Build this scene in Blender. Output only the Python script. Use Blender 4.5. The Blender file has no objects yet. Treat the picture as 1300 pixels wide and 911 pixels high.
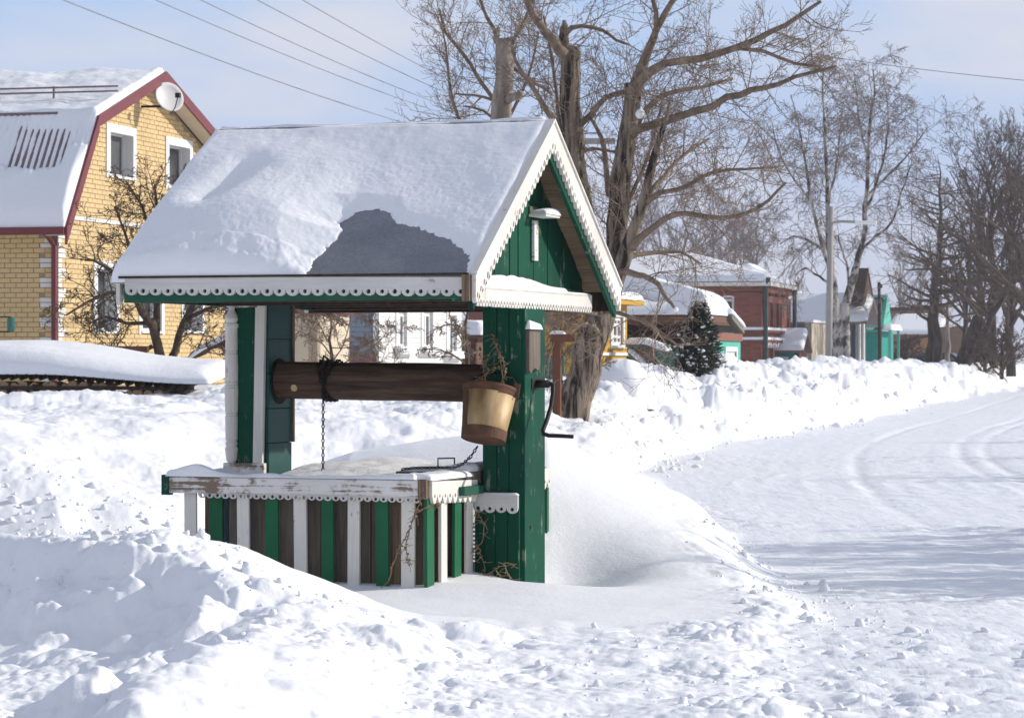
import bpy, bmesh, math, random
import numpy as np
from mathutils import Vector, Matrix
from mathutils.geometry import tessellate_polygon

S = bpy.context.scene
COL = S.collection
R = math.radians
F = 3600.0            # focal length in photo pixels (1300 wide)
EYE = 1.3             # camera height above the road
HY = 458.0            # row of the horizon in the photo

# ------------------------------------------------------------------ camera
cd = bpy.data.cameras.new('camera'); cam = bpy.data.objects.new('camera', cd); COL.objects.link(cam)
cam.location = (0, 0, EYE); cam.rotation_euler = (R(90), 0, 0)
cd.sensor_width = 36; cd.lens = 36 * F / 1300
cd.shift_y = (HY - 455.5) / 1300
cd.clip_start = 0.5; cd.clip_end = 6000
cd.dof.use_dof = True; cd.dof.focus_distance = 15.2; cd.dof.aperture_fstop = 14
S.camera = cam

# ------------------------------------------------------------------ light
SUN_AZ, SUN_EL = 13.0, 24.0       # azimuth from +X towards +Y
sx, sy, sz = math.cos(R(SUN_EL)) * math.cos(R(SUN_AZ)), math.cos(R(SUN_EL)) * math.sin(R(SUN_AZ)), math.sin(R(SUN_EL))
ld = bpy.data.lights.new('sun', 'SUN'); ld.energy = 3.05; ld.angle = R(0.6); ld.color = (1, .94, .85)
sun = bpy.data.objects.new('sun', ld); COL.objects.link(sun)
sun.rotation_euler = Vector((sx, sy, sz)).to_track_quat('Z', 'Y').to_euler()

w = bpy.data.worlds.new('World'); S.world = w; w.use_nodes = True
nt = w.node_tree; nt.nodes.clear()
def N(nt, t, **k):
    n = nt.nodes.new(t)
    for a, b in k.items(): setattr(n, a, b)
    return n
sky = N(nt, 'ShaderNodeTexSky', sky_type='NISHITA', sun_disc=False, sun_elevation=R(SUN_EL), sun_rotation=R(90 - SUN_AZ),
        air_density=1.0, dust_density=0.6, ozone_density=2.2, altitude=100)
bg = N(nt, 'ShaderNodeBackground'); bg.inputs[1].default_value = 0.1
out = N(nt, 'ShaderNodeOutputWorld')
tc = N(nt, 'ShaderNodeTexCoord')
mp = N(nt, 'ShaderNodeMapping'); mp.inputs['Scale'].default_value = (5, 5, 15); mp.inputs['Location'].default_value = (.7, .2, .35)
no = N(nt, 'ShaderNodeTexNoise'); no.inputs['Scale'].default_value = 1.0; no.inputs['Detail'].default_value = 5; no.inputs['Roughness'].default_value = .5
cr = N(nt, 'ShaderNodeValToRGB'); cr.color_ramp.elements[0].position = .40; cr.color_ramp.elements[1].position = .58
cr.color_ramp.elements[0].color = (0, 0, 0, 1); cr.color_ramp.elements[1].color = (.9, .9, .9, 1)
sepn = N(nt, 'ShaderNodeSeparateXYZ'); low = N(nt, 'ShaderNodeValToRGB'); e = low.color_ramp.elements      # winter air near the horizon
k = 1 / .125
e[0].position = 0; e[0].color = (.53 * k, .56 * k, .70 * k, 1); e[1].position = .5; e[1].color = (.28 * k, .35 * k, .57 * k, 1)
for p_, c_ in ((.05, (.50, .57, .75)), (.125, (.38, .54, .80)), (.22, (.38, .49, .78))):
    q_ = e.new(p_); q_.color = tuple(x * k for x in c_) + (1,)
lowf = N(nt, 'ShaderNodeMapRange'); lowf.inputs[1].default_value = .12; lowf.inputs[2].default_value = .55; lowf.inputs[3].default_value = 1; lowf.inputs[4].default_value = 0
mixl = N(nt, 'ShaderNodeMixRGB'); mix = N(nt, 'ShaderNodeMixRGB'); mix.inputs[2].default_value = (.64 * k, .655 * k, .74 * k, 1)
L = nt.links.new
L(tc.outputs['Generated'], sepn.inputs[0]); L(sepn.outputs[2], low.inputs[0]); L(sepn.outputs[2], lowf.inputs[0]); L(lowf.outputs[0], mixl.inputs[0])
L(sky.outputs[0], mixl.inputs[1]); L(low.outputs[0], mixl.inputs[2])
L(tc.outputs['Generated'], mp.inputs[0]); L(mp.outputs[0], no.inputs[0]); L(no.outputs[0], cr.inputs[0])
L(cr.outputs[0], mix.inputs[0]); L(mixl.outputs[0], mix.inputs[1]); L(mix.outputs[0], bg.inputs[0]); L(bg.outputs[0], out.inputs[0])

S.view_settings.view_transform = 'Standard'; S.view_settings.look = 'None'
S.view_settings.exposure = 0.49; S.view_settings.gamma = 1
try: S.view_settings.use_curve_mapping = False
except Exception: pass

# ------------------------------------------------------------------ helpers
def at(px, py, Z):
    return Vector(((px - 650) / F * Z, Z, EYE - (py - HY) / F * Z))

class Frame:
    """right-handed ground frame turned by th: u to the right (and a little nearer), v away"""
    def __init__(s, px, Z, th):
        s.c, s.s = math.cos(R(th)), math.sin(R(th)); s.th = th
        s.X0, s.Y0 = (px - 650) / F * Z, Z
    def w(s, u, v, z=0): return Vector((s.X0 + s.c * u + s.s * v, s.Y0 - s.s * u + s.c * v, z))
    def Y(s, u, v): return s.Y0 - s.s * u + s.c * v
    def v_at(s, px, u=0):
        k = (px - 650) / F
        return (k * (s.Y0 - s.s * u) - s.X0 - s.c * u) / (s.s - k * s.c)
    def u_at(s, px, v=0):
        k = (px - 650) / F
        return (k * (s.Y0 + s.c * v) - s.X0 - s.s * v) / (s.c + k * s.s)
    def z_at(s, py, u, v): return EYE - (py - HY) / F * s.Y(u, v)
    def on_slope(s, px, py, z0, k):
        """pixel -> (u,v) on the plane z = z0 + k*v"""
        a, b = (px - 650) / F, (py - HY) / F
        # X=aY, z=EYE-bY ; v = s*(X-X0)+c*(Y-Y0)
        # EYE-bY = z0+k*(s*(aY-X0)+c*(Y-Y0))
        Y = (EYE - z0 + k * (s.s * s.X0 + s.c * s.Y0)) / (b + k * (s.s * a + s.c))
        X = a * Y
        return (s.c * (X - s.X0) - s.s * (Y - s.Y0), s.s * (X - s.X0) + s.c * (Y - s.Y0))
    def root(s, name, label, cat, group=None):
        return thing(name, label, cat, (s.X0, s.Y0, 0), -R(s.th), group)

def tagit(o, label=None, cat=None, group=None, kind=None):
    if label: o['label'] = label
    if cat: o['category'] = cat
    if group: o['group'] = group
    if kind: o['kind'] = kind
    return o
def thing(name, label, cat, loc=(0, 0, 0), rz=0, group=None):
    o = bpy.data.objects.new(name, None); COL.objects.link(o)
    o.location = loc; o.rotation_euler = (0, 0, rz); o.empty_display_size = .2
    return tagit(o, label, cat, group)

class MB:
    def __init__(s): s.v = []; s.f = []
    def add(s, vs, fs):
        n = len(s.v); s.v.extend(tuple(p) for p in vs); s.f.extend(tuple(i + n for i in f) for f in fs)
    def box(s, x0, x1, y0, y1, z0, z1, skew=None):
        vs = [(x0, y0, z0), (x1, y0, z0), (x1, y1, z0), (x0, y1, z0), (x0, y0, z1), (x1, y0, z1), (x1, y1, z1), (x0, y1, z1)]
        if skew: vs = [skew(p) for p in vs]
        s.add(vs, [(0, 3, 2, 1), (4, 5, 6, 7), (0, 1, 5, 4), (1, 2, 6, 5), (2, 3, 7, 6), (3, 0, 4, 7)])
        return s
    def prism(s, poly, d):
        """planar polygon (list of Vector) extruded by vector d"""
        n = len(poly); d = Vector(d); a = [Vector(p) for p in poly]
        s.add(a + [p + d for p in a], [tuple(range(n))[::-1], tuple(range(n, 2 * n))] + [(i, (i + 1) % n, (i + 1) % n + n, i + n) for i in range(n)])
        return s
    def tube(s, pts, rad, sides=6, cap=True):
        n = len(pts); pts = [Vector(p) for p in pts]
        if isinstance(rad, (int, float)): rad = [rad] * n
        base = len(s.v); ref = None
        for i in range(n):
            t = (pts[min(i + 1, n - 1)] - pts[max(i - 1, 0)])
            if t.length < 1e-9: t = Vector((0, 0, 1))
            t.normalize()
            if ref is None: ref = t.orthogonal()
            a = ref - t * ref.dot(t)
            if a.length < 1e-6: a = t.orthogonal()
            a.normalize(); ref = a; b = t.cross(a); r = rad[i]; p = pts[i]
            for k in range(sides):
                c, q = CS[sides][k]
                s.v.append((p.x + r * (a.x * c + b.x * q), p.y + r * (a.y * c + b.y * q), p.z + r * (a.z * c + b.z * q)))
        for i in range(n - 1):
            o = base + i * sides
            for k in range(sides):
                k2 = (k + 1) % sides
                s.f.append((o + k, o + k2, o + sides + k2, o + sides + k))
        if cap:
            s.f.append(tuple(base + k for k in range(sides))[::-1]); o = base + (n - 1) * sides
            s.f.append(tuple(o + k for k in range(sides)))
        return s
    def lathe(s, prof, c=(0, 0, 0), sides=24, half=None):
        """prof [(r,z)] about z through c"""
        n = len(prof); base = len(s.v)
        for r, z in prof:
            for k in range(sides):
                a = 2 * math.pi * k / sides
                s.v.append((c[0] + r * math.cos(a), c[1] + r * math.sin(a), c[2] + z))
        for i in range(n - 1):
            for k in range(sides):
                k2 = (k + 1) % sides; o = base + i * sides
                s.f.append((o + k, o + k2, o + sides + k2, o + sides + k))
        s.f.append(tuple(base + k for k in range(sides))[::-1]); o = base + (n - 1) * sides
        s.f.append(tuple(o + k for k in range(sides)))
        return s
    def build(s, name, m, parent=None, smooth=False, bevel=0, kind=None):
        me = bpy.data.meshes.new(name); me.from_pydata(s.v, [], s.f); me.update()
        o = bpy.data.objects.new(name, me); COL.objects.link(o)
        if m: me.materials.append(m)
        if smooth: me.polygons.foreach_set('use_smooth', [True] * len(me.polygons))
        if parent: o.parent = parent
        if bevel:
            b = o.modifiers.new('bevel', 'BEVEL'); b.width = bevel; b.segments = 1; b.limit_method = 'ANGLE'; b.angle_limit = R(50)
        if kind: o['kind'] = kind
        return o
CS = {n: [(math.cos(2 * math.pi * k / n), math.sin(2 * math.pi * k / n)) for k in range(n)] for n in range(3, 25)}

# numpy noise
def _hash(ix, iy, seed):
    h = (ix.astype(np.int64) * 374761393 + iy.astype(np.int64) * 668265263 + seed * 974711) & 0xffffffff
    h = ((h ^ (h >> 13)) * 1274126177) & 0xffffffff
    h = ((h ^ (h >> 16)) * 2246822519) & 0xffffffff
    return ((h ^ (h >> 15)) & 0xffffff) / float(0xffffff)
def vn(x, y, seed=0):
    x = np.asarray(x, float); y = np.asarray(y, float)
    ix, iy = np.floor(x), np.floor(y); fx, fy = x - ix, y - iy
    fx = fx * fx * fx * (fx * (fx * 6 - 15) + 10); fy = fy * fy * fy * (fy * (fy * 6 - 15) + 10)
    a = _hash(ix, iy, seed); b = _hash(ix + 1, iy, seed); c = _hash(ix, iy + 1, seed); d = _hash(ix + 1, iy + 1, seed)
    return ((a * (1 - fx) + b * fx) * (1 - fy) + (c * (1 - fx) + d * fx) * fy) * 2 - 1
def fbm(x, y, o=4, seed=0, gain=.5):
    r = 0; a = 1; t = 0
    for i in range(o):
        ca, sa = math.cos(.7 * i + seed), math.sin(.7 * i + seed)
        r = r + a * vn((x * ca - y * sa) * 2 ** i + 17.3 * i, (x * sa + y * ca) * 2 ** i - 9.1 * i, seed + i); t += a; a *= gain
    return r / t
def lumps(x, y, cell, seed=0):
    """snow clods: domes scattered one to a cell, height in the same unit as cell"""
    gx, gy = np.floor(x / cell), np.floor(y / cell); best = np.zeros_like(x)
    for dx in (-1, 0, 1):
        for dy in (-1, 0, 1):
            cx, cy = gx + dx, gy + dy
            px = (cx + _hash(cx, cy, seed)) * cell; py = (cy + _hash(cx, cy, seed + 7)) * cell
            rr = cell * (.2 + .6 * _hash(cx, cy, seed + 13) ** 1.5)
            d2 = (x - px) ** 2 + ((y - py)) ** 2
            best = np.maximum(best, np.sqrt(np.maximum(rr * rr - d2, 0)) * .8)
    return best
def sstep(a, b, x):
    t = np.clip((x - a) / (b - a), 0, 1); return t * t * (3 - 2 * t)

def grid_faces(nu, nv, off=0):
    i = np.arange(nu - 1)[:, None] * nv + np.arange(nv - 1)[None, :]
    i = i.reshape(-1) + off
    return np.stack([i, i + nv, i + nv + 1, i + 1], 1)
def np_mesh(name, V, Q, m, parent=None, smooth=True, kind=None):
    me = bpy.data.meshes.new(name)
    me.vertices.add(len(V)); me.vertices.foreach_set('co', np.ascontiguousarray(V, np.float32).ravel())
    me.loops.add(len(Q) * 4); me.loops.foreach_set('vertex_index', np.ascontiguousarray(Q, np.int32).ravel())
    me.polygons.add(len(Q)); me.polygons.foreach_set('loop_start', np.arange(len(Q), dtype=np.int32) * 4)
    me.polygons.foreach_set('loop_total', np.full(len(Q), 4, np.int32))
    me.polygons.foreach_set('use_smooth', np.full(len(Q), smooth, bool))
    me.update(calc_edges=True); me.materials.append(m)
    o = bpy.data.objects.new(name, me); COL.objects.link(o)
    if parent: o.parent = parent
    if kind: o['kind'] = kind
    return o
def snow_cover(parent, u0, u1, v0, v1, zf, tf, nu, nv, name='snow_cover', matl=None, R_=.06, bottom=True):
    us = np.linspace(u0, u1, nu); vs = np.linspace(v0, v1, nv); U, V = np.meshgrid(us, vs, indexing='ij')
    e = np.minimum(np.minimum(U - u0, u1 - U), np.minimum(V - v0, v1 - V)) / R_
    e = np.clip(e, 0, 1); rd = np.sqrt(1 - (1 - e) ** 2)
    z = zf(U, V); t = tf(U, V)
    T = np.where(t > 0, t * rd, -.03)
    top = np.stack([U, V, z + T], -1).reshape(-1, 3); Q = grid_faces(nu, nv)
    if bottom:
        bot = np.stack([U, V, z - .006 + 0 * T], -1).reshape(-1, 3)
        b = np.minimum(top[:, 2], bot[:, 2]); bot[:, 2] = b
        Qb = grid_faces(nu, nv, len(top))[:, ::-1]
        top = np.concatenate([top, bot]); Q = np.concatenate([Q, Qb])
    return np_mesh(name, top, Q, matl or M['snow'], parent)

# ------------------------------------------------------------------ materials
M = {}
def newmat(name):
    m = bpy.data.materials.new(name); m.use_nodes = True; M[name] = m
    t = m.node_tree; b = t.nodes['Principled BSDF']; return m, t, b
def coords(t, scale, kind='Object'):
    tc = N(t, 'ShaderNodeTexCoord'); mp = N(t, 'ShaderNodeMapping'); mp.inputs['Scale'].default_value = scale
    t.links.new(tc.outputs[kind], mp.inputs[0]); return mp.outputs[0]
def noise(t, vec, sc, det=4, ro=.55, dist=0):
    n = N(t, 'ShaderNodeTexNoise'); n.inputs['Scale'].default_value = sc; n.inputs['Detail'].default_value = det
    n.inputs['Roughness'].default_value = ro; n.inputs['Distortion'].default_value = dist
    t.links.new(vec, n.inputs[0]); return n.outputs[0]
def ramp(t, fac, stops):
    r = N(t, 'ShaderNodeValToRGB'); e = r.color_ramp.elements
    while len(e) < len(stops): e.new(.5)
    for i, (p, c) in enumerate(stops):
        e[i].position = p; e[i].color = tuple(c) + (1,) if len(c) == 3 else c
    t.links.new(fac, r.inputs[0]); return r.outputs[0]
def mixc(t, fac, a, b, mode='MIX'):
    m = N(t, 'ShaderNodeMixRGB', blend_type=mode)
    for i, x in ((0, fac), (1, a), (2, b)):
        if isinstance(x, (int, float)): m.inputs[i].default_value = x
        elif isinstance(x, tuple): m.inputs[i].default_value = x + (1,) if len(x) == 3 else x
        else: t.links.new(x, m.inputs[i])
    return m.outputs[0]
def bump(t, b, h, strength, dist):
    n = N(t, 'ShaderNodeBump'); n.inputs['Strength'].default_value = strength; n.inputs['Distance'].default_value = dist
    t.links.new(h, n.inputs['Height']); t.links.new(n.outputs[0], b.inputs['Normal'])
G3 = lambda a: (a, a, a)

def mat_snow(name, col, bscale, bs, bd, det=8):
    m, t, b = newmat(name)
    v = coords(t, (1, 1, 1)); n = noise(t, v, bscale, det, .6)
    n2 = noise(t, v, bscale * 9, 3, .6)
    c = mixc(t, ramp(t, noise(t, v, .6, 3), [(.3, G3(0)), (.75, G3(1))]), col, tuple(x * .96 for x in col))
    t.links.new(c, b.inputs['Base Color']); b.inputs['Roughness'].default_value = .65
    b.inputs['Specular IOR Level'].default_value = .25
    h = mixc(t, .25, n, n2); bump(t, b, h, bs, bd); return m
mat_snow('snow', (.86, .868, .885), 9, .5, .03)
mat_snow('snow_smooth', (.86, .868, .885), 14, .35, .012)
mat_snow('ground_snow', (.86, .868, .885), 5, .5, .02, 10)

def mat_road():
    m, t, b = newmat('road_snow')
    v = coords(t, (1, 1, 1)); n = noise(t, v, 5, 8, .65); n2 = noise(t, v, .35, 4, .6)
    vs = coords(t, (3.2, .25, 1)); n3 = noise(t, vs, 2.2, 5, .6, .6)
    f = ramp(t, mixc(t, .5, n2, n3), [(.38, G3(0)), (.62, G3(1))])
    c = mixc(t, f, (.80, .815, .85), (.86, .868, .88)); t.links.new(c, b.inputs['Base Color'])
    b.inputs['Roughness'].default_value = .5; b.inputs['Specular IOR Level'].default_value = .35
    bump(t, b, mixc(t, .5, n, n3), .6, .04)
mat_road()

def mat_wood(name, c1, c2, grain=(26, 26, 1.6), rough=.8, bs=.5, bd=.006, contrast=(.35, .68)):
    m, t, b = newmat(name)
    v = coords(t, grain); n = noise(t, v, 1.2, 7, .65, .8)
    v2 = coords(t, (1, 1, 1)); n2 = noise(t, v2, 4, 4)
    c = mixc(t, ramp(t, n, [(contrast[0], G3(0)), (contrast[1], G3(1))]), c1, c2)
    c = mixc(t, ramp(t, n2, [(.3, G3(.0)), (.8, G3(.45))]), c, tuple(x * .5 for x in c1))
    t.links.new(c, b.inputs['Base Color']); b.inputs['Roughness'].default_value = rough; b.inputs['Specular IOR Level'].default_value = .25
    bump(t, b, n, bs, bd); return m
def mat_paint(name, col, under, amount, grain=(40, 40, 2.0), rough=.55, col2=None, spec=.35):
    """weathered paint over wood grain; amount 0..1 of paint lost"""
    m, t, b = newmat(name)
    v = coords(t, grain); g = noise(t, v, 1.3, 8, .7, .5)
    v1 = coords(t, (1, 1, 1)); p = noise(t, v1, 7, 6, .65); tone = noise(t, v1, 2.3, 3)
    peel = mixc(t, .55, g, p)
    f = ramp(t, peel, [(.5 + .22 * (1 - amount) - .02, G3(0)), (.5 + .22 * (1 - amount) + .03, G3(1))])
    base = mixc(t, ramp(t, tone, [(.3, G3(0)), (.7, G3(1))]), col, col2 or tuple(x * .78 for x in col))
    base = mixc(t, ramp(t, g, [(.25, G3(.5)), (.5, G3(0))]), base, tuple(x * .55 for x in col))
    t.links.new(mixc(t, f, base, under), b.inputs['Base Color'])
    b.inputs['Roughness'].default_value = rough; b.inputs['Specular IOR Level'].default_value = spec
    bump(t, b, mixc(t, .5, g, p), .45, .004); return m
def mat_plain(name, col, rough=.6, metal=0, bsc=30, bs=.2, bd=.01, var=.75, vsc=3, spec=.5):
    m, t, b = newmat(name); v = coords(t, (1, 1, 1))
    c = mixc(t, ramp(t, noise(t, v, vsc, 5), [(.3, G3(0)), (.7, G3(1))]), col, tuple(x * var for x in col))
    t.links.new(c, b.inputs['Base Color']); b.inputs['Roughness'].default_value = rough; b.inputs['Metallic'].default_value = metal
    b.inputs['Specular IOR Level'].default_value = spec
    bump(t, b, noise(t, v, bsc, 5), bs, bd); return m

mat_paint('green_paint', (.002, .070, .038), (.17, .21, .155), .62, col2=(.001, .042, .025), spec=.12)
mat_paint('green_paint_across', (.002, .06, .035), (.20, .15, .10), .25, grain=(2, 40, 40), col2=(.004, .09, .05))
mat_paint('green_slat', (.018, .135, .06), (.22, .17, .12), .2, col2=(.01, .09, .042), spec=.15)
mat_paint('white_paint', (.76, .725, .66), (.22, .17, .13), .50)
mat_paint('white_trim', (.66, .64, .61), (.25, .19, .15), .45, grain=(2.5, 40, 40))
mat_paint('white_peeling', (.74, .72, .69), (.20, .14, .10), .92, grain=(1.8, 42, 42))
mat_paint('teal_old', (.008, .07, .06), (.03, .03, .028), .45, grain=(14, 14, 2), col2=(.01, .07, .065))
mat_wood('old_log', (.05, .030, .021), (.17, .108, .072), grain=(2.2, 26, 26), bs=.8, bd=.012)
mat_wood('grey_board', (.10, .085, .07), (.22, .175, .135), grain=(22, 22, 1.4))
mat_wood('brown_board', (.09, .062, .042), (.30, .215, .145), grain=(30, 30, 1.6), bs=.7)
mat_wood('soffit_wood', (.20, .14, .09), (.32, .235, .16), grain=(3, 30, 30))
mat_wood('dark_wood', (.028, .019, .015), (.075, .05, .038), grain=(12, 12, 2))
mat_wood('brown_post', (.13, .05, .03), (.2, .09, .055), grain=(10, 10, 1))
mat_wood('cut_wood', (.58, .39, .20), (.76, .55, .33), grain=(8, 8, 8), bs=.3)
mat_wood('felt', (.20, .205, .225), (.30, .31, .34), grain=(60, 60, 60), bs=.3, bd=.003)
mat_plain('hole_dark', (.006, .006, .006), .9)
mat_plain('iron', (.03, .026, .024), .6, .7, 60, .4, .003)
mat_plain('rust', (.15, .068, .038), .75, .3, 50, .6, .003, .55, 14)
def mat_bucket():
    m, t, b = newmat('bucket_metal'); v = coords(t, (1, 1, .35)); n = noise(t, v, 14, 6, .6); n2 = noise(t, v, 4, 4)
    c = ramp(t, mixc(t, .5, n, n2), [(.36, (.19, .11, .05)), (.5, (.37, .24, .105)), (.66, (.50, .37, .20))])
    t.links.new(c, b.inputs['Base Color']); b.inputs['Metallic'].default_value = .12; b.inputs['Roughness'].default_value = .55
    bump(t, b, mixc(t, .5, n, n2), .8, .008)
mat_bucket()
mat_plain('dry_stem', (.30, .20, .11), .8)
mat_plain('dry_leaf', (.24, .15, .09), .8)

def mat_bark(name, c1, c2, sc=6, st=.25, contrast=(.38, .62), bd=.03):
    m, t, b = newmat(name); v = coords(t, (1, 1, st)); n = noise(t, v, sc, 7, .65, .4)
    c = mixc(t, ramp(t, n, [(contrast[0], G3(0)), (contrast[1], G3(1))]), c1, c2)
    t.links.new(c, b.inputs['Base Color']); b.inputs['Roughness'].default_value = .85; b.inputs['Specular IOR Level'].default_value = .2
    bump(t, b, n, .9, bd); return m
mat_bark('poplar_bark', (.03, .022, .018), (.30, .24, .185), 12, .12, (.42, .58), .08)
mat_bark('poplar_twig', (.17, .12, .09), (.30, .23, .175), 4, 1)
mat_bark('branch_bark', (.12, .085, .062), (.26, .20, .15), 7, 1, (.35, .65), .01)
mat_bark('pale_bark', (.13, .105, .085), (.36, .31, .26), 5, .15)
mat_bark('apple_bark', (.05, .035, .027), (.12, .085, .06), 12, .4)
mat_bark('birch_bark', (.05, .042, .036), (.42, .385, .35), 2.6, .7, (.44, .58), .01)
mat_bark('birch_base', (.02, .018, .017), (.16, .14, .13), 3, .5, (.45, .6))
mat_bark('birch_twig', (.15, .115, .10), (.25, .20, .175), 4, 1)
mat_bark('dark_bark', (.03, .023, .02), (.09, .07, .058), 4, .3)
mat_bark('dark_twig', (.075, .055, .045), (.15, .11, .09), 3, 1)
mat_bark('far_twig', (.16, .13, .125), (.24, .20, .19), 3, 1)  # paler tone carries the haze of distance in the colour
mat_plain('needles', (.018, .036, .018), .7, 0, 40, .3, .01, .5, 5)

mat_plain('yellow_brick', (.66, .48, .235), .8, 0, 60, .3, .004, .78, 2.6)
mat_plain('mortar', (.36, .27, .16), .9, 0, 40, .3, .004, .8, 3)
mat_plain('white_brick', (.72, .70, .66), .8, 0, 60, .3, .004, .9, 2)
mat_plain('maroon', (.17, .022, .028), .45, 0, 10, .1, .004, .75, 2)
mat_plain('metal_roof', (.22, .15, .15), .5, .1, 10, .2, .01, .7, 2)
mat_plain('cream', (.62, .52, .38), .7, 0, 8, .1, .01, .9, 2)
mat_plain('frame_white', (.76, .755, .74), .5, 0, 20, .1, .004, .94, 2)
mat_plain('dish_grey', (.66, .65, .63), .45, 0, 20, .1, .003, .95, 4)
mat_plain('teal_glass', (.03, .16, .13), .2, 0, 20, .1, .003, .8, 4)
def mat_glass():
    m, t, b = newmat('glass'); v = coords(t, (1, 1, 1))
    c = ramp(t, noise(t, v, 1.3, 3), [(.4, (.03, .032, .036)), (.6, (.10, .105, .11))])
    t.links.new(c, b.inputs['Base Color']); b.inputs['Roughness'].default_value = .08; b.inputs['Specular IOR Level'].default_value = .6
mat_glass()
def mat_boards(name, c1, pitch, axis='z', var=.85, dark=.45):
    """planked far wall: relief lines at the board pitch"""
    m, t, b = newmat(name); v = coords(t, (1, 1, 1)); sp = N(t, 'ShaderNodeSeparateXYZ'); t.links.new(v, sp.inputs[0])
    if axis == 'z': src = sp.outputs[2]
    else:
        ad = N(t, 'ShaderNodeMath', operation='ADD'); t.links.new(sp.outputs[0], ad.inputs[0]); t.links.new(sp.outputs[1], ad.inputs[1]); src = ad.outputs[0]
    mu = N(t, 'ShaderNodeMath', operation='DIVIDE'); mu.inputs[1].default_value = pitch; t.links.new(src, mu.inputs[0])
    fr = N(t, 'ShaderNodeMath', operation='FRACT'); t.links.new(mu.outputs[0], fr.inputs[0])
    line = ramp(t, fr.outputs[0], [(0, G3(0)), (.1, G3(1)), (.9, G3(.9)), (1, G3(0))])
    fl = N(t, 'ShaderNodeMath', operation='FLOOR'); t.links.new(mu.outputs[0], fl.inputs[0])
    wn = N(t, 'ShaderNodeTexWhiteNoise', noise_dimensions='1D'); t.links.new(fl.outputs[0], wn.inputs['W'])
    c = mixc(t, wn.outputs[0], c1, tuple(x * var for x in c1))
    c = mixc(t, ramp(t, noise(t, v, 2.2, 5), [(.35, G3(0)), (.75, G3(.35))]), c, tuple(x * .5 for x in c1))
    c = mixc(t, line, tuple(x * dark for x in c1), c)
    t.links.new(c, b.inputs['Base Color']); b.inputs['Roughness'].default_value = .8; b.inputs['Specular IOR Level'].default_value = .2
    bump(t, b, line, .6, .02); return m
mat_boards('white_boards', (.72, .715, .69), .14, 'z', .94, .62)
mat_boards('shaded_white_boards', (.24, .28, .34), .14, 'z', .92, .7)  # front of the white house, its shade put into the board colour
mat_boards('yellow_boards', (.58, .34, .05), .12, 'x', .9, .7)
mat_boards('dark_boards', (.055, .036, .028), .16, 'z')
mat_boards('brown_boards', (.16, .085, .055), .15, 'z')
mat_boards('green_boards', (.04, .17, .13), .14, 'x', .85, .55)
mat_boards('grey_boards', (.24, .21, .17), .13, 'x', .8, .5)
mat_boards('turquoise_boards', (.12, .48, .38), .15, 'x', .9, .7)
mat_boards('teal_boards', (.02, .30, .25), .2, 'x', .9, .7)
mat_boards('beige_boards', (.58, .50, .38), .45, 'x', .9, .75)
mat_boards('slate_boards', (.15, .18, .22), .2, 'x', .85, .75)
mat_boards('tan_boards', (.24, .15, .095), .2, 'z', .85, .7)
mat_boards('concrete_slabs', (.42, .38, .32), 1.1, 'x', .9, .6)
def mat_redbrick():
    m, t, b = newmat('red_brick'); tc = N(t, 'ShaderNodeTexCoord'); sp = N(t, 'ShaderNodeSeparateXYZ'); t.links.new(tc.outputs['Object'], sp.inputs[0])
    ad = N(t, 'ShaderNodeMath', operation='ADD'); t.links.new(sp.outputs[0], ad.inputs[0]); t.links.new(sp.outputs[1], ad.inputs[1])
    cb = N(t, 'ShaderNodeCombineXYZ'); t.links.new(ad.outputs[0], cb.inputs[0]); t.links.new(sp.outputs[2], cb.inputs[1])
    br = N(t, 'ShaderNodeTexBrick'); br.inputs['Scale'].default_value = 1; br.inputs['Brick Width'].default_value = .36; br.inputs['Row Height'].default_value = .13
    br.inputs['Mortar Size'].default_value = .012; br.inputs['Color1'].default_value = (.30, .08, .045, 1); br.inputs['Color2'].default_value = (.20, .052, .032, 1)
    br.inputs['Mortar'].default_value = (.17, .10, .08, 1); t.links.new(cb.outputs[0], br.inputs[0])
    n = noise(t, tc.outputs['Object'], .8, 5); c = mixc(t, ramp(t, n, [(.4, G3(0)), (.75, G3(.5))]), br.outputs[0], (.13, .045, .03))
    t.links.new(c, b.inputs['Base Color']); b.inputs['Roughness'].default_value = .85; bump(t, b, br.outputs[1], .4, .02)
mat_redbrick()
mat_plain('dark_pipe', (.012, .045, .04), .4)
mat_plain('concrete', (.34, .32, .29), .85, 0, 20, .4, .01, .8, 2)
mat_plain('car_paint', (.012, .02, .035), .25, .3, 5, .02, .01, .8, 1)
mat_plain('car_silver', (.25, .34, .38), .35, .4, 5, .02, .01, .9, 1)
mat_plain('rubber', (.015, .015, .015), .8)
mat_plain('red_lamp', (.45, .01, .012), .3)
mat_plain('wire', (.20, .20, .22), .6)
mat_plain('rust_orange', (.22, .065, .03), .6)
mat_plain('sign_red', (.5, .05, .05), .5)

# ------------------------------------------------------------------ the ground
FOOT = np.array([(-60, 18.0), (-12, 18.3), (-2.9, 18.6), (-2.15, 19.3), (-1.75, 22.2), (-1.2, 23.6), (-.3, 24.5), (.5, 25.5), (1.05, 28), (1.45, 31.5), (2.25, 36.6), (3.3, 45), (5.4, 50.9), (7.4, 60),
                 (14, 90), (25.6, 142), (60, 285), (140, 600), (600, 2500)])
CREST = np.array([(-40, .68), (-6, .68), (-2.3, .67), (-1.6, .66), (-.5, .78), (.6, .80), (1.0, .84), (1.5, .93), (2.1, .98), (2.7, .94), (3.3, .95), (4.0, 1.14), (6, 1.17), (20, 1.12), (60, 1.1), (600, 1.1)])
PILE = np.array([(-12, .55), (-2.9, .5), (-2.3, .5), (-1.9, .475), (-1.47, .47), (-1.2, .42), (-1.02, .345), (-.8, .26), (-.62, .18), (-.4, .12), (0, .08), (9, 0)])
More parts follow.
